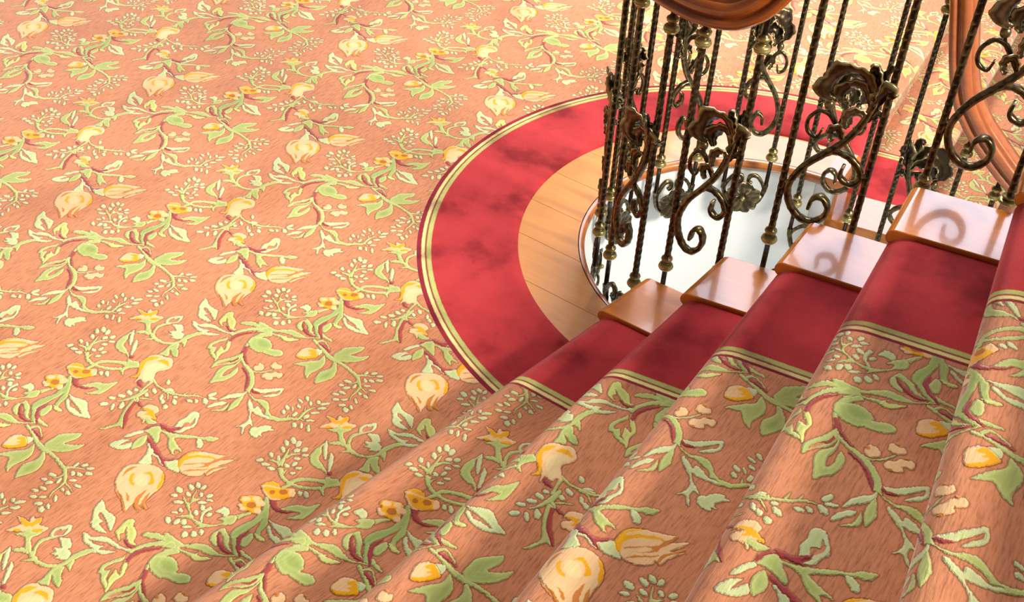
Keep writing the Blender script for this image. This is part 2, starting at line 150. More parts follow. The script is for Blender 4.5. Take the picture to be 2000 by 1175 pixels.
# woven pattern of the carpet: outlines of every stem, leaf, berry and flower of one repeat, in thousandths of a repeat
MOTIF = "g-65,-407 -53,-414 -37,-421 -20,-424 -2,-423 16,-420 32,-413 45,-405 55,-396 63,-385 70,-372 74,-358 77,-344 81,-331 85,-318 91,-305 97,-295 103,-288 110,-283 99,-273 90,-278 81,-284 72,-295 65,-308 59,-323 56,-338 56,-353 56,-367 52,-379 44,-389 35,-397 23,-403 8,-407 -9,-408 -22,-406 -34,-403 -43,-399 -54,-392|g962,-402 954,-393 947,-385 942,-374 939,-363 940,-353 944,-342 949,-333 955,-325 959,-317 962,-310 960,-309 954,-315 948,-321 940,-328 932,-336 926,-348 924,-361 928,-374 934,-387 943,-398 952,-407|g54,-469 55,-444 47,-407 58,-386 74,-378 81,-391 90,-405 108,-417 120,-433 120,-443 102,-442 84,-434 69,-425 92,-454 72,-464|m85,-430 68,-404 71,-389 92,-408 107,-417 119,-440 104,-440|g70,-368 74,-340 91,-361 100,-383 86,-374|g886,-433 893,-417 911,-404 934,-404 941,-414 919,-420 903,-431|g945,-444 958,-424 962,-410 980,-418 966,-430|c806,-395 811,-373 822,-353 820,-346 787,-335 805,-327 834,-328 827,-313 829,-303 843,-305 853,-289 867,-303 872,-314 888,-310 908,-305 906,-325 894,-339 872,-352 839,-374|o795,-332 808,-326 839,-329 845,-313 852,-289 869,-305 861,-319 864,-336 850,-335 848,-343 834,-346 812,-338|c833,-325 825,-312 829,-303 843,-306 847,-319 840,-326|o821,-381 829,-366 845,-366 835,-378|o875,-348 875,-334 897,-320 900,-330|g839,-386 852,-368 856,-350 851,-335 876,-347 906,-328 904,-347 896,-364 916,-382 944,-401 948,-411 932,-410 911,-404 880,-378 863,-379|p941,-328 926,-312 926,-292 939,-271 957,-252 972,-269 975,-289 967,-304|x944,-317 936,-300 940,-286 948,-287 958,-272 966,-289 962,-303|p-34,-314 -18,-302 2,-294 29,-316 26,-325 46,-330 56,-349 48,-363 26,-373 21,-374 20,-365 -3,-370 3,-358 -16,-349 4,-335 -15,-322|p-18,-188 -39,-166 -50,-124 -38,-123 -10,-140 16,-144 45,-145 62,-165 78,-194 63,-192 39,-178 7,-165 -11,-164 -2,-176 28,-184 23,-197 50,-202 74,-209 57,-219 22,-222 0,-212|p12,-251 26,-247 49,-248 68,-229 96,-217 131,-218 165,-216 185,-205 196,-192 196,-214 166,-224 142,-232 113,-232 86,-245 62,-256 47,-261 85,-261 108,-249 106,-268 133,-253 158,-242 136,-270 112,-281 85,-279 53,-277 32,-270|l94,-188 87,-165 83,-136 91,-121 107,-118 121,-136 145,-145 161,-161 173,-183 188,-185 175,-195 150,-191 126,-172 106,-156 118,-174 112,-187 133,-204 114,-200|g199,-221 204,-204 210,-188 221,-172 235,-156 251,-143 267,-131 280,-120 291,-111 271,-94 261,-105 251,-116 236,-130 221,-146 208,-163 197,-181 190,-198 185,-215|b141,-193 151,-199 163,-204 177,-204 188,-201 193,-197 196,-192 194,-190 189,-193 183,-194 173,-195 163,-194 155,-191 146,-186|g175,-333 164,-308 170,-282 190,-245 191,-231 201,-255 187,-278 180,-304 187,-314 199,-303 208,-322 217,-336 234,-344 244,-358 224,-356 201,-344 186,-330|l233,-345 218,-327 214,-305 210,-291 226,-296 236,-297 220,-275 207,-250 218,-246 239,-274 248,-297 243,-317 245,-333 255,-366 246,-365|g173,-148 175,-130 204,-111 228,-106 270,-101 292,-104 301,-124 281,-132 258,-143 255,-125 222,-130 200,-141|b219,-252 218,-235 218,-220 222,-206 228,-193 236,-182 244,-172 252,-161 261,-150 258,-147 245,-154 233,-162 224,-172 216,-184 209,-197 205,-213 206,-231 210,-249|g310,-115 295,-129 281,-144 271,-163 266,-183 269,-200 274,-214 295,-215 291,-203 289,-192 292,-176 299,-159 310,-143 324,-127|g279,-213 270,-180 285,-166 317,-151 345,-156 370,-175 373,-186 401,-171 424,-172 434,-187 420,-207 390,-218 360,-221 344,-233 314,-231 291,-223|m300,-196 294,-175 318,-157 352,-163 370,-182 352,-202 326,-209|g275,-217 283,-237 292,-257 300,-273 309,-289 320,-287 311,-272 303,-256 295,-237 287,-218|b284,-238 295,-232 309,-254 319,-272 353,-296 364,-306 346,-301 319,-278 302,-278 295,-258|g267,-403 257,-370 270,-341 291,-306 303,-271 316,-280 322,-320 309,-348 285,-370|x274,-378 281,-352 307,-322 300,-344|b293,-337 303,-333 312,-327 315,-314 315,-301 308,-298 307,-311 305,-321 299,-329 291,-335|g324,-468 311,-433 296,-395 300,-367 322,-338 324,-312 313,-289 323,-287 333,-330 331,-356 326,-379 334,-410 345,-389 343,-359 347,-338 365,-361 366,-397 357,-428 339,-447|g317,-297 333,-308 351,-318 372,-326 391,-334 405,-342 417,-351 430,-363 440,-375 447,-384 452,-392 456,-403 460,-415 480,-416 475,-404 471,-392 467,-381 459,-367 445,-351 429,-335 411,-324 392,-315 371,-310 352,-305 336,-297 321,-288|b362,-332 378,-339 392,-346 406,-355 418,-365 427,-377 436,-390 446,-403 456,-416 459,-416 454,-402 448,-387 439,-373 427,-358 411,-346 395,-336 379,-329 363,-324|g395,-333 408,-328 420,-322 435,-311 448,-298 456,-284 462,-270 459,-268 451,-281 442,-293 430,-307 416,-317 402,-318 387,-316|c392,-302 391,-281 398,-270 419,-273 433,-293 416,-312 403,-313|c440,-259 436,-238 445,-228 460,-235 472,-229 482,-246 468,-263 450,-265|c450,-320 450,-301 468,-287 479,-270 489,-271 502,-261 515,-273 512,-291 491,-297 496,-312 482,-325 461,-326|t399,-282 402,-288 400,-292 395,-293 389,-290 387,-285 389,-280 394,-279|t457,-224 458,-228 456,-232 450,-234 446,-232 444,-228 447,-223 452,-222|t495,-259 496,-262 494,-266 489,-268 485,-266 484,-262 487,-259 491,-257|t475,-321 476,-325 473,-330 467,-332 463,-330 461,-325 464,-321 470,-319|p467,-394 480,-384 501,-374 525,-352 562,-321 572,-332 575,-359 559,-383 531,-401 544,-377 564,-356 562,-339 544,-362 512,-395 487,-405|b471,-398 481,-403 493,-406 504,-402 513,-396 510,-392 498,-393 488,-394 480,-392 471,-389|p417,-511 420,-483 436,-453 459,-432 467,-412 473,-437 457,-466 435,-489|p411,-567 409,-543 426,-516 448,-502 448,-519 430,-542|g432,-566 454,-543 458,-512 458,-494 471,-525 470,-542 454,-557|g483,-535 467,-499 465,-465 470,-433 480,-449 493,-485 493,-502|p506,-452 507,-440 534,-454 549,-465 551,-449 564,-449 602,-466 620,-463 655,-453 638,-472 603,-481 571,-483 557,-482 570,-501 606,-529 608,-536 596,-534 592,-546 597,-564 611,-586 600,-583 584,-562 563,-573 571,-556 576,-530 564,-505 549,-488 530,-475|g478,-415 499,-422 522,-423 552,-409 578,-415 604,-441 627,-452 660,-450 680,-434 700,-419 700,-428 676,-449 645,-461 620,-463 604,-464 596,-453 574,-441 540,-432 515,-434 489,-424|p620,-563 613,-541 629,-526 634,-514 648,-501 666,-493 671,-502 687,-504 673,-518 659,-539 673,-550 658,-556 664,-567 644,-572|g634,-471 651,-467 669,-460 683,-446 695,-432 709,-423 721,-411 721,-391 718,-373 719,-359 721,-346 724,-336 728,-326 725,-324 719,-332 714,-341 709,-353 706,-369 709,-388 710,-404 700,-413 686,-422 672,-435 657,-446 641,-450 623,-453|g714,-364 697,-343 694,-344 709,-367|g686,-432 675,-411 673,-411 679,-433|g718,-408 741,-404 740,-401 715,-401|p656,-408 660,-416 658,-422 651,-423 643,-418 639,-410 641,-404 648,-403|p646,-380 654,-386 657,-394 652,-397 643,-395 634,-389 632,-381 637,-378|p669,-378 674,-386 674,-390 669,-390 661,-383 656,-376 656,-371 661,-371|p691,-383 697,-389 698,-399 695,-408 689,-409 683,-403 682,-392 685,-384|p686,-360 684,-364 676,-365 667,-362 663,-356 665,-351 673,-351 682,-354|p674,-334 671,-339 662,-340 652,-337 646,-331 649,-326 658,-325 668,-328|p675,-302 683,-310 684,-317 678,-319 669,-316 661,-308 660,-301 666,-298|p704,-316 709,-325 708,-330 702,-330 694,-324 689,-315 690,-310 696,-310|p724,-293 727,-300 725,-306 718,-307 711,-303 707,-295 709,-289 716,-288|p756,-275 756,-283 748,-295 738,-304 730,-305 729,-297 737,-285 748,-276|p762,-302 762,-310 755,-320 744,-327 737,-327 737,-320 744,-310 755,-302|p758,-335 757,-342 749,-352 738,-359 731,-359 731,-352 740,-343 751,-336|p736,-369 741,-376 741,-386 735,-393 728,-393 723,-386 723,-376 728,-369|p771,-379 769,-384 761,-392 750,-398 744,-398 745,-392 754,-384 765,-379|p739,-441 737,-447 728,-449 719,-444 713,-436 716,-430 725,-428 734,-433|p754,-423 761,-433 760,-439 753,-439 744,-431 737,-421 738,-414 745,-415|p784,-417 792,-428 791,-436 784,-435 773,-426 765,-414 765,-407 773,-408|g469,-51 498,-60 524,-69 543,-78 561,-86 582,-93 604,-97 622,-95 639,-93 659,-94 680,-96 698,-100 716,-105 730,-109 740,-113 752,-120 765,-130 776,-139 786,-148 797,-142 787,-133 776,-122 763,-111 748,-99 731,-93 715,-90 697,-86 677,-82 655,-79 633,-77 613,-75 596,-74 580,-72 562,-68 546,-63 526,-56 498,-48 469,-39|g492,-49 499,-39 505,-33 512,-32 522,-34 537,-42 553,-53 556,-49 540,-38 524,-28 510,-24 497,-25 490,-34 484,-45|b500,-52 512,-54 524,-55 535,-56 545,-57 555,-59 566,-62 567,-59 556,-53 545,-48 532,-44 519,-42 508,-42 496,-42|g501,-199 517,-174 541,-146 562,-124 562,-99 566,-89 594,-118 602,-150 596,-179 590,-202 598,-230 569,-212 548,-184 530,-189|c479,-158 471,-135 470,-109 488,-90 512,-83 529,-92 547,-110 534,-130 508,-156|o479,-158 494,-149 518,-131 523,-117 507,-119 515,-107 493,-108 500,-92 514,-84 548,-109 532,-135 509,-157 491,-162|p512,-83 526,-75 540,-73 547,-88 542,-103|g638,-230 620,-204 611,-175 624,-145 627,-122 617,-99 626,-92 651,-115 666,-139 672,-165 664,-191 650,-216|m637,-206 620,-179 631,-150 641,-133 662,-157 660,-184|g589,-62 592,-34 596,-7 621,18 654,45 662,19 652,-7 646,-25 679,-10 704,16 704,-12 690,-39 665,-63 637,-78 608,-85|m609,-63 619,-41 657,-27 651,-48 626,-62|g743,-105 754,-94 767,-84 782,-75 799,-66 797,-64 778,-71 761,-78 746,-87 733,-97|g751,-117 754,-126 754,-134 749,-145 742,-156 744,-157 754,-148 761,-137 762,-127 761,-118|g783,-142 786,-155 788,-168 789,-182 790,-197 796,-210 803,-221 806,-221 801,-210 797,-198 797,-184 798,-170 796,-156 794,-143|g793,-148 810,-151 824,-153 835,-155 845,-158 845,-155 836,-152 824,-148 809,-144 792,-141|p759,-57 764,-62 765,-71 761,-78 755,-80 751,-75 750,-66 753,-58|p791,-41 794,-47 789,-56 781,-63 773,-63 771,-57 776,-47 784,-41|p821,-41 822,-46 815,-55 806,-61 800,-62 799,-56 806,-47 815,-41|p787,-97 791,-104 789,-110 781,-111 773,-107 768,-100 770,-94 778,-93|p814,-88 814,-94 807,-98 796,-98 789,-93 789,-88 797,-83 807,-83|p837,-63 837,-69 830,-76 820,-80 811,-78 811,-71 818,-64 829,-61|p746,-139 746,-146 737,-153 724,-156 715,-153 715,-147 724,-140 737,-137|p734,-170 735,-175 730,-181 721,-184 714,-182 713,-177 718,-171 727,-168|p760,-165 761,-172 756,-181 747,-188 739,-188 738,-182 743,-172 752,-166|p768,-138 773,-144 776,-154 775,-163 770,-166 765,-161 762,-151 763,-141|p817,-114 818,-119 811,-127 802,-131 795,-131 794,-125 801,-118 810,-113|p851,-124 851,-130 843,-136 832,-138 824,-136 824,-130 832,-124 843,-121|p769,-202 768,-208 759,-212 747,-213 739,-209 740,-203 749,-199 761,-198|p752,-220 753,-225 746,-232 736,-235 728,-234 728,-228 735,-222 745,-218|p817,-166 820,-171 818,-176 812,-177 805,-175 802,-169 804,-164 810,-163|p770,-240 771,-245 764,-253 754,-258 747,-257 746,-251 752,-244 762,-239|p795,-221 795,-227 790,-235 780,-241 773,-242 773,-236 779,-228 788,-221|p829,-206 836,-215 835,-220 828,-220 817,-213 811,-204 811,-198 819,-199|p808,-247 809,-254 804,-263 794,-268 786,-268 784,-262 790,-253 800,-247|p825,-258 834,-264 837,-273 832,-279 822,-279 813,-273 810,-264 815,-258|p837,-242 843,-249 841,-255 834,-255 825,-251 820,-244 821,-238 828,-237|p849,-169 848,-175 841,-178 832,-177 825,-171 826,-165 833,-162 843,-164|c-76,-41 -93,-14 -101,15 -97,39 -77,61 -47,81 -16,92 12,90 39,75 60,50 68,22 67,-3 70,-30 79,-47 103,-60 89,-66 67,-61 77,-82 67,-84 48,-71 48,-90 51,-111 12,-88 -30,-70 -53,-59|t426,-979 413,-952 416,-931 432,-914 426,-936 424,-958|o453,-972 441,-950 449,-942 462,-965 488,-980 475,-985|o472,-923 490,-904 517,-919 534,-936 523,-949 512,-928 492,-917|o521,-885 541,-891 563,-924 564,-948 548,-925 541,-906|t-30,-66 -6,-72 50,-107 42,-113 8,-90|t-12,-52 10,-56 24,-69 21,-76 3,-61|t67,-84 48,-71 34,-47 33,-23 38,0 44,-25 52,-48 64,-63 85,-74 80,-82|t89,-66 68,-55 57,-30 54,-3 67,-27 79,-47 105,-61|t939,-55 964,-68 995,-81 991,-84 957,-70|k506,-937 517,-955 511,-970 492,-973 471,-963 461,-945 466,-930 485,-926|p420,-903 415,-883 408,-853 390,-829 375,-819 387,-813 398,-823 416,-826 430,-841 430,-851 450,-867 460,-878 443,-893|p429,-847 443,-847 455,-848 466,-852 476,-857 487,-859 498,-861 498,-858 488,-853 478,-848 467,-843 454,-838 440,-838 426,-838|b366,-810 360,-795 386,-800 411,-808 441,-822 469,-832 486,-828 518,-806 522,-813 493,-835 504,-857 483,-853 465,-841 426,-833 414,-826 401,-826 382,-813|p489,-843 504,-829 522,-811 564,-847 543,-857 514,-858|c531,-822 521,-804 520,-778 529,-754 552,-734 582,-721 612,-709 641,-695 639,-710 630,-727 654,-709 674,-694 666,-721 651,-748 683,-729 672,-747 659,-777 652,-803 636,-799 635,-815 614,-836 582,-845 555,-840|o531,-822 520,-799 521,-767 539,-743 564,-729 535,-759 533,-774 560,-751 592,-732 627,-724 600,-739 561,-764 543,-788 543,-808 551,-833|t627,-724 610,-732 620,-734 610,-758 558,-802 555,-812 594,-775 612,-772 603,-788 582,-805 619,-779 627,-750 640,-720 642,-697 637,-696|t644,-799 638,-777 654,-750 676,-718 678,-732 655,-760 649,-779|t574,-837 582,-830 591,-822 604,-810 618,-798 626,-789 634,-780 631,-778 623,-786 614,-795 600,-806 586,-817 578,-827 572,-836|g314,-784 323,-767 329,-748 347,-732 363,-742 390,-738 430,-721 471,-698 508,-679 522,-663 553,-650 559,-656 547,-679 521,-687 495,-700 456,-726 432,-744 467,-761 502,-774 485,-778 473,-783 490,-803 467,-798 439,-782 415,-757 393,-749 370,-753 388,-772 402,-799 374,-793 345,-783|p285,-847 286,-827 301,-800 317,-782 324,-793 311,-814 300,-836|p275,-905 274,-884 290,-859 314,-844 308,-859 304,-883 316,-866 328,-847 342,-865 331,-887 305,-904|g350,-872 333,-845 331,-815 345,-791 364,-817 368,-840 360,-857|p502,-707 500,-692 516,-691 534,-704 542,-725 525,-727|b317,-782 314,-763 322,-746 338,-728 350,-730 329,-748 324,-768|p393,-708 389,-700 380,-674 386,-650 383,-621 395,-603 413,-604 432,-629 447,-662 437,-686 427,-715 406,-720 419,-699|x413,-693 403,-671 411,-662 423,-656 416,-630 431,-646 432,-665 419,-686|b339,-724 351,-718 382,-714 415,-686 416,-696 403,-717 413,-726 389,-733 373,-731 355,-737|c235,-745 231,-725 251,-710 228,-710 227,-688 247,-673 273,-673 289,-686 286,-700 310,-718 288,-727 278,-734 288,-760 264,-745 244,-749|o225,-713 242,-697 271,-695 309,-717 305,-722 280,-716 266,-724 256,-723 261,-711 246,-705|g274,-743 276,-725 306,-727 327,-725 321,-741 300,-751|g165,-707 166,-691 182,-693 190,-717 192,-743 209,-775 229,-799 246,-820 232,-819 218,-835 203,-862 185,-871 202,-841 212,-818 201,-792 184,-761 173,-735|b176,-699 180,-715 185,-731 191,-749 199,-767 211,-782 223,-796 236,-808 249,-819 253,-817 245,-804 236,-791 225,-777 215,-764 207,-749 199,-732 193,-716 188,-700|b189,-697 200,-702 210,-706 218,-706 225,-706 224,-703 217,-700 209,-697 200,-694 190,-691|g165,-626 160,-644 156,-661 152,-678 148,-694 144,-707 139,-718 132,-728 125,-738 128,-740 138,-732 147,-723 154,-713 160,-701 169,-687 175,-670 176,-650 174,-629|g165,-686 186,-697 190,-692 172,-676|g182,-681 193,-674 204,-667 215,-661 227,-654 225,-653 212,-657 199,-662 188,-669 177,-676|g140,-579 143,-598 146,-618 149,-637 151,-656 162,-658 159,-640 157,-621 156,-602 155,-583|g142,-583 157,-590 173,-597 191,-599 211,-599 236,-593 262,-586 256,-578 230,-585 206,-589 187,-589 172,-586 159,-580 146,-572|g215,-603 234,-600 255,-596 277,-588 299,-576 320,-562 338,-548 353,-542 367,-537 366,-535 350,-537 333,-542 313,-555 292,-569 270,-579 248,-587 229,-591 209,-593|g238,-600 248,-607 257,-614 265,-620 273,-628 274,-627 268,-619 261,-610 251,-602 241,-595|g298,-569 299,-545 297,-544 291,-566|g325,-555 327,-532 325,-531 319,-553|p112,-765 114,-773 107,-783 95,-789 86,-788 85,-780 92,-770 103,-764|p113,-731 113,-737 105,-744 94,-747 85,-744 85,-738 93,-731 105,-728|p133,-701 134,-708 126,-716 114,-721 105,-718 104,-711 112,-703 124,-699|p144,-680 143,-687 133,-690 121,-688 113,-681 114,-674 124,-671 137,-674|p145,-767 149,-779 146,-785 137,-781 128,-769 123,-757 127,-752 136,-756|p169,-744 171,-756 164,-761 154,-756 146,-743 144,-731 151,-726 161,-732|p194,-645 197,-652 194,-658 187,-660 179,-657 175,-650 178,-644 186,-642|p198,-612 207,-621 209,-629 203,-632 191,-628 182,-620 180,-612 186,-609|p246,-626 250,-635 247,-640 240,-637 232,-629 228,-619 231,-614 238,-617|p271,-640 271,-648 265,-651 256,-648 249,-640 249,-633 255,-629 264,-632|p292,-644 299,-651 299,-660 293,-665 284,-663 277,-656 277,-647 283,-642|p297,-606 307,-614 311,-622 305,-627 294,-626 284,-618 281,-610 286,-605|p288,-590 289,-595 285,-601 277,-604 271,-603 270,-598 275,-592 282,-589|p348,-574 348,-580 340,-585 330,-586 323,-582 323,-576 331,-571 341,-571|p361,-560 366,-568 364,-573 357,-574 350,-569 345,-562 347,-557 354,-556|p383,-534 394,-541 398,-551 393,-557 382,-556 371,-548 366,-539 371,-533|p385,-487 389,-496 386,-510 378,-521 370,-522 366,-513 369,-500 377,-489|p410,-511 408,-517 398,-524 385,-528 377,-526 379,-520 389,-513 402,-509|p250,-574 249,-580 240,-586 228,-589 220,-587 221,-581 230,-575 242,-572|p144,-650 147,-656 143,-663 135,-665 128,-662 125,-655 128,-649 136,-647|p208,-552 212,-561 209,-567 201,-566 192,-559 188,-550 190,-545 199,-545|c102,-633 86,-598 49,-565 35,-539 33,-502 50,-474 78,-468 109,-457 133,-469 149,-495 139,-521 125,-543 139,-569 156,-593 136,-596 130,-612 103,-609|o63,-621 74,-600 52,-563 36,-531 40,-500 69,-478 62,-502 50,-527 66,-558 87,-603 78,-616|o78,-499 88,-482 109,-475 129,-485 134,-494 112,-492|k113,-601 82,-564 72,-529 102,-500 130,-503 116,-538 139,-581|b111,-627 103,-609 122,-618 143,-632 125,-633|g901,-699 908,-683 915,-668 916,-654 917,-642 927,-629 940,-618 956,-608 972,-600 989,-594 1007,-589 993,-572 977,-580 961,-587 944,-597 928,-607 913,-619 902,-633 899,-647 899,-661 896,-677 892,-694|g910,-662 924,-660 940,-657 958,-650 977,-641 995,-628 1013,-614 1002,-604 984,-618 966,-631 948,-640 931,-646 916,-648 902,-649|g6,-616 3,-588 -13,-569 -13,-556 8,-553 27,-544 50,-564 30,-586 19,-606 36,-630 18,-625|g823,-630 838,-643 856,-655 874,-662 891,-664 906,-663 919,-661 911,-648 898,-649 885,-649 873,-646 862,-642 851,-633 839,-620|g831,-617 822,-598 814,-581 807,-564 801,-550 797,-541 793,-534 790,-533 791,-540 792,-548 796,-562 801,-579 805,-596 808,-614|g775,-621 789,-619 801,-619 811,-621 823,-624 817,-606 806,-606 794,-607 782,-611 772,-616|g816,-580 819,-567 823,-554 833,-544 844,-534 842,-532 828,-539 815,-549 809,-561 804,-575|g860,-642 858,-633 856,-625 857,-619 859,-615 857,-614 854,-618 852,-622 849,-629 846,-637|p772,-516 778,-525 777,-532 768,-533 757,-527 751,-518 753,-511 761,-510|p785,-493 792,-503 790,-511 780,-512 768,-506 761,-495 763,-487 773,-486|p801,-484 810,-491 814,-504 811,-513 802,-515 794,-507 790,-495 793,-485|p783,-548 789,-557 788,-563 779,-564 769,-559 762,-550 764,-543 773,-542|p768,-592 773,-599 771,-606 763,-607 754,-603 749,-595 751,-589 759,-587|p799,-590 805,-597 804,-603 797,-603 788,-598 782,-590 782,-585 790,-584|p827,-517 830,-524 827,-533 820,-540 813,-539 809,-533 812,-523 820,-517|p844,-496 850,-503 849,-514 843,-521 835,-521 830,-513 830,-503 836,-496|p869,-520 869,-525 863,-533 853,-537 847,-537 846,-531 853,-524 862,-519|p857,-548 858,-554 853,-561 844,-565 837,-563 836,-558 841,-551 850,-547|p756,-628 759,-634 755,-644 746,-650 738,-649 736,-643 740,-633 749,-627|p791,-633 791,-640 783,-648 770,-652 762,-650 762,-644 770,-636 783,-632|p820,-638 820,-644 812,-652 801,-655 793,-654 792,-647 800,-640 811,-636|p850,-598 852,-605 846,-610 837,-611 830,-607 828,-601 833,-596 842,-595|p859,-569 864,-575 865,-585 861,-593 855,-594 850,-588 849,-578 853,-570|p890,-579 891,-585 887,-592 879,-596 872,-595 870,-590 875,-582 883,-578|p889,-608 890,-613 886,-621 878,-625 872,-625 870,-619 874,-612 882,-607|p965,-662 972,-668 975,-676 971,-681 963,-680 955,-675 952,-667 956,-662|p991,-657 998,-666 997,-673 989,-674 977,-667 970,-657 971,-650 980,-650|g874,-427 870,-460 867,-489 875,-522 897,-543 931,-549 954,-544 977,-552 968,-539 927,-520 906,-510 897,-485 879,-460 879,-447|p874,-427 876,-449 917,-496 931,-498 908,-464|p975,-541 940,-497 922,-463 942,-470 962,-499 974,-523 980,-537|b991,-536 994,-542 991,-547 985,-549 978,-546 975,-540 977,-534 984,-533|g223,-97 243,-89 276,-90 312,-90 331,-73 363,-50 397,-49 431,-51 457,-38 476,-22 488,-22 465,-38 438,-58 418,-69 395,-77 366,-81 339,-92 311,-104 312,-112 338,-106 365,-99 382,-96 423,-78 414,-96 398,-112 379,-119 355,-115 324,-120 303,-123 283,-153 274,-145 293,-121 280,-105 258,-130|l362,-110 372,-90 380,-101 423,-78 410,-100 383,-116|g359,-23 350,-3 356,15 364,35 382,30 407,17 428,-8 450,-19 459,-21 436,-25 419,-19 396,0 371,13 362,10 375,-11 396,-28 396,-36 375,-34|b398,-26 390,-14 409,-13 424,-24 445,-26 463,-20 453,-34 430,-38 413,-33|b364,7 390,-18 395,-15 367,10|m909,-949 896,-927 900,-891 915,-857 915,-829 911,-799 881,-759 893,-750 930,-785 955,-818 969,-835 974,-869 984,-884 1005,-886 1011,-896 991,-899 973,-901 957,-877 948,-851 940,-829 941,-847 936,-879 932,-904 927,-927 929,-952|l961,-892 967,-887 989,-889 1007,-888 1008,-898 986,-903|m914,-945 920,-932 947,-957 980,-985 969,-993 938,-972|g476,-12 496,-14 514,-14 525,-13 532,-10 530,-4 521,-2 511,-1 493,1 473,3|b934,-895 931,-909 929,-923 932,-936 937,-947 945,-959 955,-970 969,-977 979,-982 983,-985 985,-989 990,-988 989,-983 985,-976 975,-968 965,-960 958,-952 952,-943 947,-934 943,-925 941,-912 940,-897|g962,-954 946,-935 947,-911 953,-893 970,-904 977,-926 976,-949|m958,-935 954,-910 960,-904 970,-926 967,-940|g-47,-772 -36,-750 -25,-732 -7,-712 24,-698 50,-664 54,-692 53,-731 42,-758 1,-781 18,-757 24,-738 -2,-744 -25,-761|b901,-750 915,-764 933,-776 950,-777 963,-773 974,-770 985,-765 994,-755 1003,-744 1000,-742 989,-750 978,-756 968,-759 958,-761 945,-761 936,-758 927,-750 913,-738|p-44,-819 -12,-818 12,-811 43,-805 76,-831 119,-855 92,-870 57,-879 18,-875 -23,-849 -20,-835 11,-857 28,-856 75,-860 35,-845 -5,-836|o819,-815 814,-799 829,-785 847,-770 864,-762 881,-768 890,-786 906,-802 914,-815 903,-828 876,-834 855,-841 835,-837 836,-821|c848,-788 849,-797 843,-805 832,-810 823,-807 821,-799 828,-790 839,-786|c871,-768 874,-776 868,-784 859,-787 851,-784 848,-776 854,-768 863,-765|c901,-772 905,-783 898,-794 885,-798 874,-793 870,-782 877,-772 890,-768|c913,-807 917,-816 913,-824 903,-827 893,-821 889,-812 893,-804 903,-801|c864,-829 866,-836 861,-843 852,-846 845,-843 843,-836 848,-829 857,-826|c844,-827 847,-834 845,-839 839,-840 832,-836 829,-830 831,-825 837,-824|r882,-797 885,-807 878,-817 866,-821 855,-817 852,-806 858,-796 870,-792|o838,-727 834,-705 853,-686 878,-682 892,-689 915,-679 937,-668 958,-691 945,-711 929,-733 905,-746 877,-747|c845,-731 846,-724 850,-717 861,-711 874,-705 884,-701 894,-696 891,-692 880,-695 869,-698 855,-704 843,-710 836,-717 831,-723|c841,-730 854,-730 882,-739 904,-741 926,-730 930,-734 904,-749 878,-749|c949,-678 957,-691 954,-700 944,-701 931,-692 924,-679 926,-670 937,-669|r926,-691 928,-699 922,-708 911,-712 902,-709 900,-700 906,-691 917,-687|r891,-717 893,-724 890,-730 883,-732 876,-728 873,-722 876,-716 884,-714|g888,-830 877,-842 868,-853 863,-862 859,-869 876,-878 878,-870 881,-861 887,-848 894,-835|g822,-917 832,-895 843,-882 858,-869 870,-877 877,-900 863,-919 845,-932 827,-955 807,-974 787,-994 793,-976 775,-975 750,-970 724,-980 702,-995 713,-977 729,-958 692,-938 657,-919 664,-916 695,-927 683,-902 672,-871 677,-872 691,-901 714,-888 702,-916 704,-929 728,-949 760,-963 789,-960 815,-950 838,-933 841,-912|p792,-957 783,-948 775,-940 770,-931 769,-921 772,-910 777,-898 763,-891 759,-904 756,-917 759,-931 765,-943 775,-954 785,-964|p790,-898 796,-875 799,-866 822,-865 837,-882 830,-897 814,-895|p641,-904 639,-912 628,-915 616,-912 608,-903 610,-895 621,-892 634,-896|p650,-863 660,-869 663,-877 658,-882 647,-880 637,-873 634,-865 639,-861|p668,-845 673,-854 670,-861 662,-862 652,-857 647,-848 650,-841 658,-840|p683,-833 689,-839 691,-849 687,-857 681,-859 675,-853 674,-843 677,-835|p641,-925 641,-930 634,-937 624,-940 617,-938 617,-933 624,-926 634,-923|p676,-897 676,-904 668,-908 658,-906 651,-901 652,-894 659,-890 670,-892|p700,-866 707,-871 710,-878 706,-882 699,-882 691,-877 689,-870 692,-866|p732,-849 736,-856 733,-865 727,-872 720,-872 717,-866 719,-856 725,-849|p678,-933 678,-941 668,-949 655,-955 647,-954 647,-946 657,-938 669,-932|p754,-869 753,-874 746,-879 737,-882 730,-880 731,-875 738,-870 748,-867|p742,-888 741,-894 732,-902 722,-907 714,-906 715,-900 724,-892 734,-888|p706,-963 705,-968 698,-970 690,-969 685,-964 686,-958 693,-956 701,-958|p198,-9 198,-14 191,-20 182,-23 176,-22 176,-16 183,-11 191,-8|p752,-907 757,-916 754,-923 746,-924 737,-919 732,-911 735,-904 743,-902|p751,-937 755,-945 753,-951 746,-952 737,-947 732,-940 735,-933 742,-932|p790,-912 793,-918 791,-926 784,-932 778,-932 775,-926 777,-917 784,-912|p194,-41 204,-48 206,-57 201,-62 190,-61 181,-54 178,-46 184,-40|p223,-24 229,-31 230,-43 225,-52 217,-53 211,-46 210,-35 216,-26|p245,-17 252,-24 252,-33 245,-38 235,-37 229,-30 229,-21 236,-15|p278,-25 277,-31 268,-40 256,-46 249,-46 250,-40 259,-31 270,-25|p284,-50 292,-57 294,-67 288,-74 278,-74 271,-67 269,-57 274,-50|p313,-37 317,-46 314,-53 305,-55 296,-50 291,-41 294,-34 303,-32|p324,-17 329,-25 328,-31 320,-32 312,-27 307,-19 309,-13 316,-12"
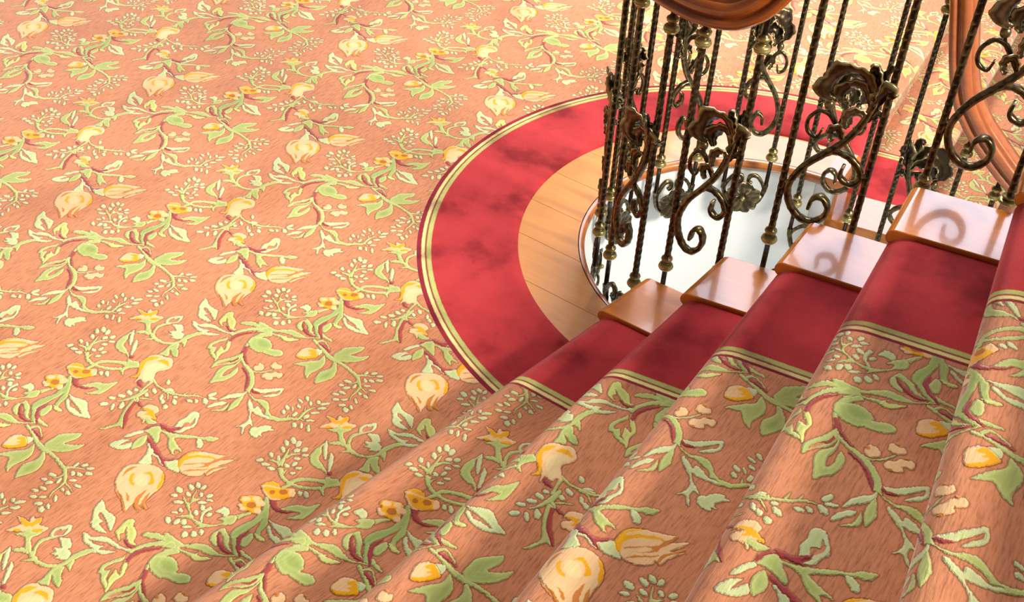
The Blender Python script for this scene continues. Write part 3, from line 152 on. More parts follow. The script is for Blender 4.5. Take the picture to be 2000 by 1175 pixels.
YARN = {'x': (.80, .53, .39), 'g': (.71, .745, .465), 'p': (.81, .84, .635), 'm': (.645, .70, .42), 'd': (.46, .55, .30), 'l': (.79, .80, .48),
        'c': (.93, .76, .56), 'k': (.93, .81, .60), 'o': (.93, .66, .11), 't': (.80, .50, .24), 'b': (.655, .27, .275), 'r': (.72, .43, .17)}
def smooth_ring(q, n=3):
    a = np.roll(q, 1, 0); c = np.roll(q, -1, 0); e = np.roll(q, -2, 0); o = []
    for k in range(n):
        t = k / n
        o.append(.5 * ((2 * q) + (c - a) * t + (2 * a - 5 * q + 4 * c - e) * t * t + (3 * q - a - 3 * c + e) * t ** 3))
    return np.stack(o, 1).reshape(-1, 2)
def weave(W=1024):
    Hh = int(round(W * 2 * D))
    col = np.empty((Hh, W, 3), np.float32); col[:] = YARN['x']
    hgt = np.zeros((Hh, W), np.float32)
    for s in MOTIF.split('|'):
        c = s[0]
        q = smooth_ring(np.array([[float(v) for v in t.split(',')] for t in s[1:].split()]) / 1000)
        lo0 = q.min(0); hi0 = q.max(0); C = np.array(YARN[c], np.float32)
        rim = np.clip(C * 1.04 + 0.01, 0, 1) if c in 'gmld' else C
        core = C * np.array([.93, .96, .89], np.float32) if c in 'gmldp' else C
        for j in range(-3, 5):
            for i in range(-4, 4):
                o = np.array([i + .5 * j, j * D]); lo = (lo0 + o) * W; hi = (hi0 + o) * W
                if hi[0] < -8 or lo[0] > W + 8 or hi[1] < -8 or lo[1] > Hh + 8: continue
                x0, x1 = max(0, int(lo[0]) - 6), min(W, int(hi[0]) + 7); y0, y1 = max(0, int(lo[1]) - 6), min(Hh, int(hi[1]) + 7)
                if x1 <= x0 or y1 <= y0: continue
                gx = (np.arange(x0, x1) + .5)[None, :, None]; gy = (np.arange(y0, y1) + .5)[:, None, None]
                PX = (q + o) * W; ax, ay = PX[:, 0], PX[:, 1]; bx, by = np.roll(ax, -1), np.roll(ay, -1)
                up = (ay <= gy) & (by > gy); dn = (by <= gy) & (ay > gy)
                t = (gy - ay) / np.where(by == ay, 1, by - ay); xi = ax + t * (bx - ax)
                ins = ((up & (xi > gx)).sum(2) - (dn & (xi > gx)).sum(2)) != 0
                ex, ey = bx - ax, by - ay; L = ex * ex + ey * ey + 1e-9
                tt = np.clip(((gx - ax) * ex + (gy - ay) * ey) / L, 0, 1)
                dist = np.sqrt(((gx - ax - tt * ex) ** 2 + (gy - ay - tt * ey) ** 2).min(2))
                sd = np.where(ins, dist, -dist)
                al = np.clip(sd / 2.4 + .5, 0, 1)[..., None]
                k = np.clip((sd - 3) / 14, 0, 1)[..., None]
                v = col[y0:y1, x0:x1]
                if c in 'gpmlcob': v *= 1 - np.array([.22, .30, .36], np.float32) * (np.clip(1 + (sd + 1) / 4, 0, 1) * (hgt[y0:y1, x0:x1] < .1))[..., None]  # groove shade of the carved pile, darkened into the ground colour
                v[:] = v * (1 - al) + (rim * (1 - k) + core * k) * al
                h = hgt[y0:y1, x0:x1]
                if c == 'x': h[:] = np.minimum(h, 1 - np.clip(sd / 4 + .5, 0, 1))
                else: h[:] = np.maximum(h, np.clip(sd / 6 + .2, 0, 1))
    return col, hgt
def make_image(name, a, colorspace):
    h, w_ = a.shape[:2]
    im = bpy.data.images.new(name, w_, h, alpha=False, float_buffer=False)
    im.colorspace_settings.name = colorspace
    px = np.ones((h, w_, 4), np.float32); px[..., :3] = a if a.ndim == 3 else a[..., None]
    im.pixels.foreach_set(px.ravel()); im.update(); im.pack()
    return im
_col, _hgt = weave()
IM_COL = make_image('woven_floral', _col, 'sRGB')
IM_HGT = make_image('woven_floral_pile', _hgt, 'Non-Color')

def floral_mat():
    m, nt, b = nodes('floral_carpet')
    uv = N(nt, 'ShaderNodeUVMap', uv_map='UVMap')
    # yarn wobble
    nz = N(nt, 'ShaderNodeTexNoise', i_2=130.0, i_3=2.0)
    nt.links.new(uv.outputs[0], nz.inputs[0])
    sub = N(nt, 'ShaderNodeVectorMath', operation='SUBTRACT'); sub.inputs[1].default_value = (.5, .5, .5)
    nt.links.new(nz.outputs[1], sub.inputs[0])
    sc = N(nt, 'ShaderNodeVectorMath', operation='SCALE'); sc.inputs[3].default_value = 0.006
    nt.links.new(sub.outputs[0], sc.inputs[0])
    ad = N(nt, 'ShaderNodeVectorMath', operation='ADD')
    nt.links.new(uv.outputs[0], ad.inputs[0]); nt.links.new(sc.outputs[0], ad.inputs[1])
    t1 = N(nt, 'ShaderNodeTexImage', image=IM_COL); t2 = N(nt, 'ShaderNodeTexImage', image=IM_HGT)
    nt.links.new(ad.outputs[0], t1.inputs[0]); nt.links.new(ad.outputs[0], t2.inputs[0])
    # streaky pile running along the carpet
    mp = N(nt, 'ShaderNodeMapping'); mp.inputs['Scale'].default_value = (150, 2 * D * 19, 1); mp.inputs['Rotation'].default_value = (0, 0, 0.0)
    nt.links.new(uv.outputs[0], mp.inputs[0])
    st = N(nt, 'ShaderNodeTexNoise', i_2=1.0, i_3=3.0, i_4=0.62); nt.links.new(mp.outputs[0], st.inputs[0])
    sr = ramp(nt, [(0.30, (.64, .59, .54)), (0.50, (.98, .98, .97)), (0.72, (1.15, 1.14, 1.12))]); nt.links.new(st.outputs[0], sr.inputs[0])
    # brushed, soiled patches
    pn = N(nt, 'ShaderNodeTexNoise', i_2=2.3, i_3=3.0); nt.links.new(uv.outputs[0], pn.inputs[0])
    pr = ramp(nt, [(0.32, (.74, .68, .63)), (0.50, (.98, .98, .97)), (1.0, (1.04, 1.04, 1.04))]); nt.links.new(pn.outputs[0], pr.inputs[0])
    # streak weight smaller on the figures
    inv = N(nt, 'ShaderNodeMath', operation='MULTIPLY_ADD'); inv.inputs[1].default_value = -0.75; inv.inputs[2].default_value = 1.0
    nt.links.new(t2.outputs[0], inv.inputs[0])
    mx = N(nt, 'ShaderNodeMixRGB', blend_type='MULTIPLY'); nt.links.new(inv.outputs[0], mx.inputs[0])
    nt.links.new(t1.outputs[0], mx.inputs[1]); nt.links.new(sr.outputs[0], mx.inputs[2])
    mx2 = N(nt, 'ShaderNodeMixRGB', blend_type='MULTIPLY', i_0=0.8)
    nt.links.new(mx.outputs[0], mx2.inputs[1]); nt.links.new(pr.outputs[0], mx2.inputs[2])
    nt.links.new(mx2.outputs[0], b.inputs['Base Color'])
    b.inputs['Roughness'].default_value = 0.95
    b.inputs['Specular IOR Level'].default_value = 0.1
    b.inputs['Sheen Weight'].default_value = 0.7; b.inputs['Sheen Roughness'].default_value = 0.4
    b.inputs['Sheen Tint'].default_value = (1, .85, .75, 1)
    hm = N(nt, 'ShaderNodeMath', operation='MULTIPLY_ADD'); hm.inputs[1].default_value = 0.55
    nt.links.new(st.outputs[0], hm.inputs[0]); nt.links.new(t2.outputs[0], hm.inputs[2])
    bp = N(nt, 'ShaderNodeBump', i_0=0.7); bp.inputs['Distance'].default_value = 0.0035
    nt.links.new(hm.outputs[0], bp.inputs['Height']); nt.links.new(bp.outputs[0], b.inputs['Normal'])
    return m

# plain red border: u = distance from the inner edge of the border in repeats, v = along it
def border_mat():
    m, nt, b = nodes('red_border_carpet')
    uv = N(nt, 'ShaderNodeUVMap', uv_map='UVMap')
    nz = N(nt, 'ShaderNodeTexNoise', i_2=60.0, i_3=3.0); nt.links.new(uv.outputs[0], nz.inputs[0])
    sx = N(nt, 'ShaderNodeSeparateXYZ'); nt.links.new(uv.outputs[0], sx.inputs[0])
    ma = N(nt, 'ShaderNodeMath', operation='MULTIPLY_ADD'); ma.inputs[1].default_value = 0.004
    nt.links.new(nz.outputs[0], ma.inputs[0]); nt.links.new(sx.outputs[0], ma.inputs[2])
    red = lin((.73, .225, .24)); burg = lin((.56, .17, .22)); gre = lin((.74, .76, .45)); lig = lin((.91, .87, .58))
    r = ramp(nt, [(0, red), (.470, red), (.472, gre), (.491, gre), (.4925, burg), (.4985, burg), (.500, lig), (.512, lig), (.514, burg), (.54, burg)])
    nt.links.new(ma.outputs[0], r.inputs[0])
    # brushed velvet: footmarks and lie of the pile
    tc = N(nt, 'ShaderNodeTexCoord')
    pn = N(nt, 'ShaderNodeTexNoise', i_2=5.5, i_3=4.0, i_4=0.55); nt.links.new(tc.outputs['Object'], pn.inputs[0])
    pr = ramp(nt, [(0.34, (.46, .34, .40)), (0.47, (.90, .87, .88)), (0.60, (1.06, 1.06, 1.05))]); nt.links.new(pn.outputs[0], pr.inputs[0])
    fn = N(nt, 'ShaderNodeTexNoise', i_2=420.0, i_3=2.0); nt.links.new(tc.outputs['Object'], fn.inputs[0])
    fr = ramp(nt, [(0.3, (.86, .86, .86)), (0.7, (1.1, 1.1, 1.1))]); nt.links.new(fn.outputs[0], fr.inputs[0])
    mx = N(nt, 'ShaderNodeMixRGB', blend_type='MULTIPLY', i_0=0.9); nt.links.new(r.outputs[0], mx.inputs[1]); nt.links.new(pr.outputs[0], mx.inputs[2])
    mx2 = N(nt, 'ShaderNodeMixRGB', blend_type='MULTIPLY', i_0=1.0); nt.links.new(mx.outputs[0], mx2.inputs[1]); nt.links.new(fr.outputs[0], mx2.inputs[2])
    nt.links.new(mx2.outputs[0], b.inputs['Base Color'])
    b.inputs['Roughness'].default_value = 0.9; b.inputs['Specular IOR Level'].default_value = 0.1
    b.inputs['Sheen Weight'].default_value = 1.0; b.inputs['Sheen Roughness'].default_value = 0.35; b.inputs['Sheen Tint'].default_value = (1, .36, .36, 1)
    bp = N(nt, 'ShaderNodeBump', i_0=0.25); bp.inputs['Distance'].default_value = 0.003
    nt.links.new(fn.outputs[0], bp.inputs['Height']); nt.links.new(bp.outputs[0], b.inputs['Normal'])
    return m

def wood_mat(name, a, c, rough, grain=(3, 40, 40), coat=0.0):
    m, nt, b = nodes(name)
    tc = N(nt, 'ShaderNodeTexCoord')
    mp = N(nt, 'ShaderNodeMapping'); mp.inputs['Scale'].default_value = grain
    nt.links.new(tc.outputs['Object'], mp.inputs[0])
    n = N(nt, 'ShaderNodeTexNoise', i_2=2.0, i_3=5.0, i_4=0.6); nt.links.new(mp.outputs[0], n.inputs[0])
    r = ramp(nt, [(0.28, a), (0.5, tuple((x + y) / 2 for x, y in zip(a, c))), (0.72, c)]); nt.links.new(n.outputs[0], r.inputs[0])
    nt.links.new(r.outputs[0], b.inputs['Base Color'])
    b.inputs['Roughness'].default_value = rough
    b.inputs['Coat Weight'].default_value = coat; b.inputs['Coat Roughness'].default_value = 0.07
    n2 = N(nt, 'ShaderNodeTexNoise', i_2=9.0, i_3=2.0); nt.links.new(tc.outputs['Object'], n2.inputs[0])
    bp = N(nt, 'ShaderNodeBump', i_0=0.03); bp.inputs['Distance'].default_value = 0.004
    nt.links.new(n2.outputs[0], bp.inputs['Height']); nt.links.new(bp.outputs[0], b.inputs['Normal']); nt.links.new(bp.outputs[0], b.inputs['Coat Normal'])
    return m

def iron_mat(name, dark, gilt, rough, noise=60.0, bias=0.0):
    """bronzed iron, gilding left on the raised edges (vertex attribute 'wear')"""
    m, nt, b = nodes(name)
    at = N(nt, 'ShaderNodeAttribute', attribute_name='wear')
    tc = N(nt, 'ShaderNodeTexCoord')
    n = N(nt, 'ShaderNodeTexNoise', i_2=noise, i_3=3.0); nt.links.new(tc.outputs['Object'], n.inputs[0])
    ma = N(nt, 'ShaderNodeMath', operation='MULTIPLY_ADD'); ma.inputs[1].default_value = 0.7; ma.inputs[2].default_value = -0.35 + bias
    nt.links.new(n.outputs[0], ma.inputs[0])
    su = N(nt, 'ShaderNodeMath', operation='ADD'); su.use_clamp = True
    nt.links.new(ma.outputs[0], su.inputs[0]); nt.links.new(at.outputs['Fac'], su.inputs[1])
    r = ramp(nt, [(0.15, dark), (0.55, tuple((x + y) / 2 for x, y in zip(dark, gilt))), (0.9, gilt)]); nt.links.new(su.outputs[0], r.inputs[0])
    nt.links.new(r.outputs[0], b.inputs['Base Color'])
    b.inputs['Metallic'].default_value = 0.75; b.inputs['Roughness'].default_value = rough
    bp = N(nt, 'ShaderNodeBump', i_0=0.25); bp.inputs['Distance'].default_value = 0.002
    nt.links.new(n.outputs[0], bp.inputs['Height']); nt.links.new(bp.outputs[0], b.inputs['Normal'])
    return m

def plaster_mat():
    m, nt, b = nodes('white_plaster')
    tc = N(nt, 'ShaderNodeTexCoord')
    n = N(nt, 'ShaderNodeTexNoise', i_2=1.5, i_3=2.0); nt.links.new(tc.outputs['Object'], n.inputs[0])
    r = ramp(nt, [(0.3, (.76, .80, .79)), (0.7, (.82, .85, .84))]); nt.links.new(n.outputs[0], r.inputs[0])
    nt.links.new(r.outputs[0], b.inputs['Base Color']); b.inputs['Roughness'].default_value = 0.6
    return m

M_FLORAL = floral_mat(); M_BORDER = border_mat(); M_WHITE = plaster_mat()
M_PLANK = wood_mat('ring_wood', lin((.82, .53, .26)), lin((.86, .58, .30)), 0.34, (3, 26, 26), 0.35)
M_EDGE = wood_mat('edge_wood', lin((.68, .38, .17)), lin((.75, .45, .21)), 0.3, (4, 20, 20), 0.5)
M_CAP = wood_mat('tread_wood', lin((.77, .44, .14)), lin((.82, .49, .18)), 0.22, (3, 30, 30), 0.5)
M_RAIL = wood_mat('rail_wood', lin((.56, .27, .07)), lin((.65, .34, .10)), 0.22, (5, 25, 25), 0.8)
M_IRON = iron_mat('bronzed_iron', (.022, .013, .007), (.40, .31, .13), 0.32)
M_BRASS = iron_mat('aged_brass', (.07, .05, .018), (.44, .36, .13), 0.30, 40.0, 0.05)
M_LEAF = iron_mat('bronzed_leaf', (.055, .036, .016), (.44, .37, .18), 0.34, 30.0, 0.0)

# ================================================================== floor of the landing
def fuv(xy): return np.c_[xy[:, 0], xy[:, 1] / (2 * D)]
def line_hit(s0, s1, wd, a, d):
    """parameter s where the offset path crosses the line a + t d"""
    n = np.array([-d[1], d[0]])
    f0 = n @ (path(s0, wd) - a)
    for _ in range(50):
        sm = (s0 + s1) / 2; fm = n @ (path(sm, wd) - a)
        if (fm > 0) == (f0 > 0): s0 = sm; f0 = fm
        else: s1 = sm
    return (s0 + s1) / 2
RIS = 0.03                                          # the riser stands back from the nose
B0, B1 = 0.285, 0.730                               # red border between these distances from the well edge
na, nd = NOSE[0]; nr = np.array([-nd[1], nd[0]])    # normal of the first nose
if nr[0] < 0: nr = -nr
near_a = na + nr * RIS                              # foot of the first riser
fa, fd = DNOSE[0]; fa = fa - np.array([0.10, 0.008])   # the floor stops where the carpet starts to roll over the edge
def sweep_s(wd, n=70):
    sf = line_hit(-2.6, -0.9, wd, fa, fd); sn = line_hit(0.4, 2.2, wd, near_a, nd)
    return np.linspace(sf, sn, n)
outer = [path(s, B1) for s in sweep_s(B1)]
poly = outer + [near_a + nd * 5.2, np.array([-4.5, -5.6]), np.array([-4.5, 10.0]), fa + fd * 8.4]
tri = tessellate_polygon([[Vector((q[0], q[1], 0)) for q in poly]])
P2 = np.array(poly)
V = np.c_[P2, np.zeros(len(P2))]
def orient(V, F):
    out = []
    for f in F:
        a, b, c = V[f[0]], V[f[1]], V[f[2]]
        out.append(f if np.cross(b - a, c - a)[2] > 0 else tuple(reversed(f)))
    return out
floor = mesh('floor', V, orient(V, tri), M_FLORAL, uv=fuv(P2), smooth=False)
tag(floor, 'landing floor carpeted in salmon with a woven trailing floral pattern', kind='structure')

# red border ring, with a small turned-down inner lip; u is shifted so that the stripes land on its outer rim
V = []; UVv = []; nw = 12
ss = np.linspace(0, 1, 90)
wds = np.r_[B0 - 0.004, B0, np.linspace(B0 + 0.006, B1, nw)]
zs = np.r_[-0.014, -0.006, np.full(nw, 0.0)]
cols = []
for wd in wds:
    cols.append(sweep_s(wd, 90))
for i in range(90):
    for j, wd in enumerate(wds):
        q = path(cols[j][i], wd); V.append((q[0], q[1], zs[j])); UVv.append((wd - 0.67 + 0.472, cols[j][i]))
V = np.array(V)
mesh('carpet_border', V, orient(V, grid_faces(90, len(wds))), M_BORDER, floor, UVv)['label'] = 'plain red carpet border with green and yellow stripes'

# ------------------------------------------------------------------ wooden ring of parallel boards round the well
ring = empty('trim_1'); tag(ring, 'curved band of orange wooden boards around the oval stairwell', kind='structure')
sf_in, sn_in = sweep_s(0.012)[[0, -1]]; sf_o, sn_o = sweep_s(B0 + 0.004)[[0, -1]]
ringpoly = [path(s, B0 + 0.004) for s in np.linspace(sf_o, sn_o + 0.06, 60)] + [path(s, 0.012) for s in np.linspace(sn_in + 0.06, sf_in, 50)]
def clip(poly, n, c):                                # keep n.q <= c
    out = []
    for a, b in zip(poly, poly[1:] + poly[:1]):
        fa_, fb_ = n @ a - c, n @ b - c
        if fa_ <= 0: out.append(a)
        if (fa_ < 0) != (fb_ < 0): out.append(a + (b - a) * fa_ / (fa_ - fb_))
    return out
bd = np.array([math.cos(math.radians(-3)), math.sin(math.radians(-3))]); bn = np.array([-bd[1], bd[0]])
cuts = [-1.0, 0.01, 0.27, 0.52, 0.78, 1.04, 3.0]
for lo, hi in zip(cuts, cuts[1:]):
    q = clip(clip(list(ringpoly), bn, hi - 0.0012), -bn, -(lo + 0.0012))
    if len(q) < 4: continue
    q = np.array(q); c = q.mean(0); n = len(q)
    V = np.r_[np.c_[q, np.full(n, -0.0095)], np.c_[q, np.full(n, -0.055)]]
    F = [tuple(range(n))] + [(i, i + n, (i + 1) % n + n, (i + 1) % n) for i in range(n)]
    a2 = 0.5 * np.sum(q[:, 0] * np.roll(q[:, 1], -1) - np.roll(q[:, 0], -1) * q[:, 1])
    if a2 < 0: F = [tuple(reversed(f)) for f in F]
    mesh('plank', V, F, M_PLANK, ring, smooth=False)
# rounded edge moulding of the ring
V = []; ns = 80; sec = [(0.016, -0.0095), (0.006, -0.0095), (-0.006, -0.013), (-0.014, -0.024), (-0.014, -0.044), (-0.006, -0.055), (0.016, -0.056)]
for s in np.linspace(sf_in, sn_in + 0.06, ns):
    for a, z in sec:
        q = path(s, a); V.append((q[0], q[1], z))
mesh('edge_moulding', V, grid_faces(ns, len(sec)), M_EDGE, ring)['label'] = 'rounded darker wooden edge of the boards'

# ------------------------------------------------------------------ white walls of the stairwell
well = empty('wall_well'); tag(well, 'smooth white curved wall inside the stairwell', kind='structure')
V = []; ns = 90; s0, s1 = -1.29, sn_in + 0.1
for s in np.linspace(s0, s1, ns):
    q = path(s, 0.012)
    for z in (-0.054, -0.6, -1.4, -2.6, -4.6): V.append((q[0], q[1], z))
mesh('plaster_face', V, grid_faces(ns, 5), M_WHITE, well)
def wall_strip(s_list, ztop, zbot, name='plaster_face'):
    V = []
    for s, zt, zb in zip(s_list, ztop, zbot):
        q = path(s, 0.03); V += [(q[0], q[1], zt), (q[0], q[1], zb)]
    return mesh(name, V, grid_faces(len(s_list), 2), M_WHITE, well, smooth=False)
# below the descending flight on the far side and below the ascending flight on the near side
xs = np.linspace(-1.29, -4.4, 24)
wall_strip(xs, [-0.55 + (s + 1.29) * 0.80 for s in xs], [-4.6] * 24)
xs = np.linspace(sn_in + 0.1, 4.4, 24)
wall_strip(xs, [-0.15 + (s - 0.87) * 0.76 for s in xs], [-4.6] * 24)
qa, qb = path(-4.4, 0.03), path(4.4, 0.03)
mesh('plaster_face', [(qa[0], qa[1], 2), (qb[0], qb[1], 2), (qb[0], qb[1], -4.6), (qa[0], qa[1], -4.6)], [(0, 1, 2, 3)], M_WHITE, well, smooth=False)
lf = [path(s, 0.05) for s in np.linspace(-4.4, 4.4, 60)]
mesh('lower_floor', [(q[0], q[1], -4.6) for q in lf], [tuple(range(60))], M_WHITE, well, smooth=False)

# ================================================================== carpeted flights
RX, RZ = 0.085, 0.052
def profile():
    """cross-section of a carpeted step: list of (forward, drop, arc length ahead of the tread)"""
    out = []
    for a in np.linspace(0, 90, 8):
        r = math.radians(a); out.append((RX * math.sin(r) - RX, RZ * math.cos(r) - RZ))
    for a in np.linspace(105, 180, 5):
        r = math.radians(a); out.append((0.03 * math.sin(r) - 0.03, -RZ + 0.034 * math.cos(r)))
    out.append((-0.03, -0.16)); out.append((-0.03, -H - 0.005))
    return out
PROF = profile()
def step_mesh(A, B, z, T, nxt_gap=0.06, nb=9, zdip=0.0):
    """A, B: nose (point, dir) of this step and of the next higher one. T: distances along the nose from the inner corner"""
    V = []; flat = []; idx = 0
    for t in T:
        pa = A[0] + A[1] * t; pb = B[0] + B[1] * t
        run = pb - pa; L = np.linalg.norm(run); f = run / L
        sec = []
        for k in range(nb):                          # from under the next nose forward to the roll
            x = (L + nxt_gap) * (1 - k / nb)
            x = max(x, RX); sec.append((pa + f * x, z - zdip * min(1, x / L), x))
        arc = RX; prev = (0 - RX + RX, 0)
        pf, pd = 0.0, 0.0
        first = True
        for fw, dr in PROF:
            if first: pf, pd = fw, dr; first = False
            arc -= math.hypot(fw - pf, dr - pd); pf, pd = fw, dr
            sec.append((pa - f * fw, z + dr, arc))
        for q, zz, a_ in sec:
            V.append((q[0], q[1], zz)); flat.append(pa + f * a_)
    return np.array(V), np.array(flat), len(sec)
T_B = np.linspace(0.0, 0.524, 14)
ANCH = {1: (12.4, (3.92, -1.562), (2.862, -2.625)), 2: (-3.1, (4.322, -1.725), (2.594, -1.833)), 3: (2.8, (4.714, -1.469), (3.033, -1.504)),
        4: (-0.2, (5.107, -1.506), (2.867, -1.462)), 5: (-4.0, (5.421, -1.456), (2.538, -2.078))}
def step_uv(k, flat):
    ang, src, tgt = ANCH.get(k, (0.0, (0, 0), (0.37 * k, 0.61 * k)))
    a = math.radians(ang); R = np.array([[math.cos(a), -math.sin(a)], [math.sin(a), math.cos(a)]])
    return fuv((flat - np.array(src)) @ R.T + np.array(tgt))
def facing_up(V, F):
    """flip so that the tread faces up"""
    f = F[0]; n = np.cross(V[f[1]] - V[f[0]], V[f[2]] - V[f[0]])
    return F if n[2] > 0 else [tuple(reversed(q)) for q in F]

CAP_UP = 0.015; CAP_TH = 0.058
def cap_mesh(A, B, z, side, w_in=0.292, over=0.05):
    """bull-nosed board at the well end of a step: plan quad between nose lines A and B, from the well edge to the carpet"""
    fa_ = A[1]; fb_ = B[1]
    def lat(P, d, t): return P + d * t
    V = []; cross = 12
    wide = np.linspace(-w_in, 0.0, 7)
    for t in wide:
        pa = lat(A[0], A[1], t); pb = lat(B[0], B[1], t); run = pb - pa; L = np.linalg.norm(run); f = run / L
        sec = [(L + over, 0.0), (L * .6, 0.0), (CAP_TH * .5, 0.0)]
        for a in np.linspace(15, 165, 9):
            r = math.radians(a); sec.append((CAP_TH * .5 * (1 - math.sin(r)), -CAP_TH * .5 * (1 - math.cos(r))))
        sec += [(CAP_TH * .5, -CAP_TH), (L + over, -CAP_TH)]
        for x, dz in sec:
            q = pa + f * (x - 0.012); V.append((q[0], q[1], z + CAP_UP + dz))
    V = np.array(V); n = len(V) // len(wide)
    F = grid_faces(len(wide), n)
    F.append(tuple(range(n))); F.append(tuple(range(len(V) - 1, len(V) - 1 - n, -1)))
    return V, F

def fix_normals(o):
    import bmesh
    bm = bmesh.new(); bm.from_mesh(o.data); bmesh.ops.recalc_face_normals(bm, faces=bm.faces); bm.to_mesh(o.data); bm.free()

def bevel(o, wdt=0.004, seg=2):
    m = o.modifiers.new('bevel', 'BEVEL'); m.width = wdt * U; m.segments = seg; m.limit_method = 'ANGLE'; m.angle_limit = math.radians(50)

def build_flight(name, label, noses, z_of, klist, tmax):
    fl = empty(name); tag(fl, label, 'staircase')
    for i, k in enumerate(klist):
        A, B, z = noses(k)
        Tf = 0.524 + np.linspace(0, tmax, 22)
        V, flat, n = step_mesh(A, B, z, Tf, 0.0 if k == 0 else 0.06)
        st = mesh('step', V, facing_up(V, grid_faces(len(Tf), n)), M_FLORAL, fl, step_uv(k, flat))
        V, flat, n = step_mesh(A, B, z, T_B, 0.0 if k == 0 else 0.06)
        uv = np.c_[np.repeat(T_B, n), flat[:, 0]]
        bo = mesh('carpet_border', V, facing_up(V, grid_faces(len(T_B), n)), M_BORDER, st, uv)
        bo['label'] = 'plain red carpet border with green and yellow stripes'
        if True:
            V, F = cap_mesh(A, B, z if k else z - CAP_UP - 0.0095, 1, over=0.05 if k else 0.012)
            c = mesh('tread_end', V, F, M_CAP, st, smooth=False); fix_normals(c); bevel(c)
            c['label'] = 'glossy orange wooden end of the tread'
        if k <= 0:                                   # wooden riser at the well end of the descending steps
            V = []
            for t in (-0.268, 0.0):
                pa = A[0] + A[1] * t; f = (B[0] - A[0]) / np.linalg.norm(B[0] - A[0])
                for x, zz in ((0.012, z - 0.03), (0.012, z - H), (0.028, z - H), (0.028, z - 0.03)):
                    q = pa + f * x; V.append((q[0], q[1], zz))
            r_ = mesh('riser_board', V, [(0, 1, 2, 3), (7, 6, 5, 4), (0, 4, 5, 1), (1, 5, 6, 2), (2, 6, 7, 3), (3, 7, 4, 0)], M_CAP, st, smooth=False); fix_normals(r_)
        # white string under the tread end
        V = []
        for t in (-0.262, 0.02):
            pa = A[0] + A[1] * t; pb = B[0] + B[1] * t; f = (pb - pa) / np.linalg.norm(pb - pa)
            for x, zz in ((0.03, z - 0.045), (0.03, z - H - 0.30), (np.linalg.norm(pb - pa) + 0.03, z - 0.30), (np.linalg.norm(pb - pa) + 0.03, z - 0.045)):
                q = pa + f * x; V.append((q[0], q[1], zz))
        s_ = mesh('string_board', V, [(0, 1, 2, 3), (7, 6, 5, 4), (0, 4, 5, 1), (3, 2, 6, 7), (0, 3, 7, 4)], M_WHITE, fl, smooth=False)
        fix_normals(s_)
    return fl
def up_noses(k): return NOSE[k - 1], NOSE[k], k * H
up = build_flight('ascending_staircase', 'carpeted stair flight climbing to the right in the foreground with wooden tread ends', up_noses, None, [1, 2, 3, 4, 5, 6, 7, 8], 2.9)
def down_noses(k):                                   # k = 0 is the landing edge, then -1, -2 ...
    A = DNOSE[-k]
    if k == 0: B = (A[0] - np.array([0.10, 0.008]), A[1])
    else: B = DNOSE[-k - 1]
    return A, B, k * H
down = build_flight('descending_staircase', 'carpeted stair flight going down to the right behind the stairwell', down_noses, None, [0, -1, -2, -3, -4, -5], 5.0)

# unseen wall added on the right to keep the ceiling lamp off the descending flight
pw = [(6.9, 1.15), (6.9, 7.2), (7.15, 7.2), (7.15, 1.15)]
V = [(x, y, z) for z in (-4.6, 1.8) for x, y in pw]
wr = mesh('shade_wall_right', V, [(3, 2, 1, 0), (4, 5, 6, 7), (0, 1, 5, 4), (1, 2, 6, 5), (2, 3, 7, 6), (3, 0, 4, 7)], M_WHITE, smooth=False); fix_normals(wr)
tag(wr, 'added out-of-view white wall that shades the descending flight', kind='structure')

# ================================================================== handrail
RAIL_PTS = [(-4.2, -1.42), (-2.6, -0.11), (-1.985, 0.36), (-1.835, 0.50), (-1.735, 0.63), (-1.675, 0.80), (-1.63, 0.98), (-1.58, 1.17), (-1.53, 1.31), (-1.46, 1.38), (-1.38, 1.40),
            (-1.2, 1.41), (0.0, 1.41), (0.92, 1.41), (1.04, 1.43), (1.12, 1.49), (1.18, 1.59), (1.24, 1.70), (1.30, 1.80), (1.39, 1.90), (1.6, 2.07), (2.0, 2.38), (3.4, 3.50)]
RS = np.array([a for a, b in RAIL_PTS]); RZ_ = np.array([b for a, b in RAIL_PTS])
def rail_z(s): return float(np.interp(s, RS, RZ_))
# smooth the interpolated line
_sg = np.linspace(-4.2, 3.4, 761); _zg = np.interp(_sg, RS, RZ_)
_k = np.hanning(13); _k /= _k.sum()
_zs = np.convolve(np.r_[np.full(6, _zg[0]), _zg, np.full(6, _zg[-1])], _k, 'valid')
def rail_z(s): return float(np.interp(s, _sg, _zs))
half = [(0.000, 0.062), (0.030, 0.060), (0.050, 0.054), (0.056, 0.046), (0.059, 0.034), (0.066, 0.040), (0.078, 0.036), (0.085, 0.020), (0.084, 0.004), (0.074, -0.008),
        (0.062, -0.010), (0.064, -0.018), (0.078, -0.022), (0.081, -0.034), (0.076, -0.046), (0.062, -0.054), (0.040, -0.056), (0.0, -0.056)]
half = [(x * .93, z) for x, z in half]
sec = half + [(-x, z) for x, z in half[-2:0:-1]]
def on_rail(s, side=0.0):
    """point of the railing's own plan line; side > 0 is away from the well"""
    return path(rail_s(s), OFF + side)
V = []; rails = np.r_[np.linspace(-4.2, -2.1, 15)[:-1], np.linspace(-2.1, -1.3, 50)[:-1], np.linspace(-1.3, 0.95, 60)[:-1], np.linspace(0.95, 1.6, 44)[:-1], np.linspace(1.6, 3.4, 20)]
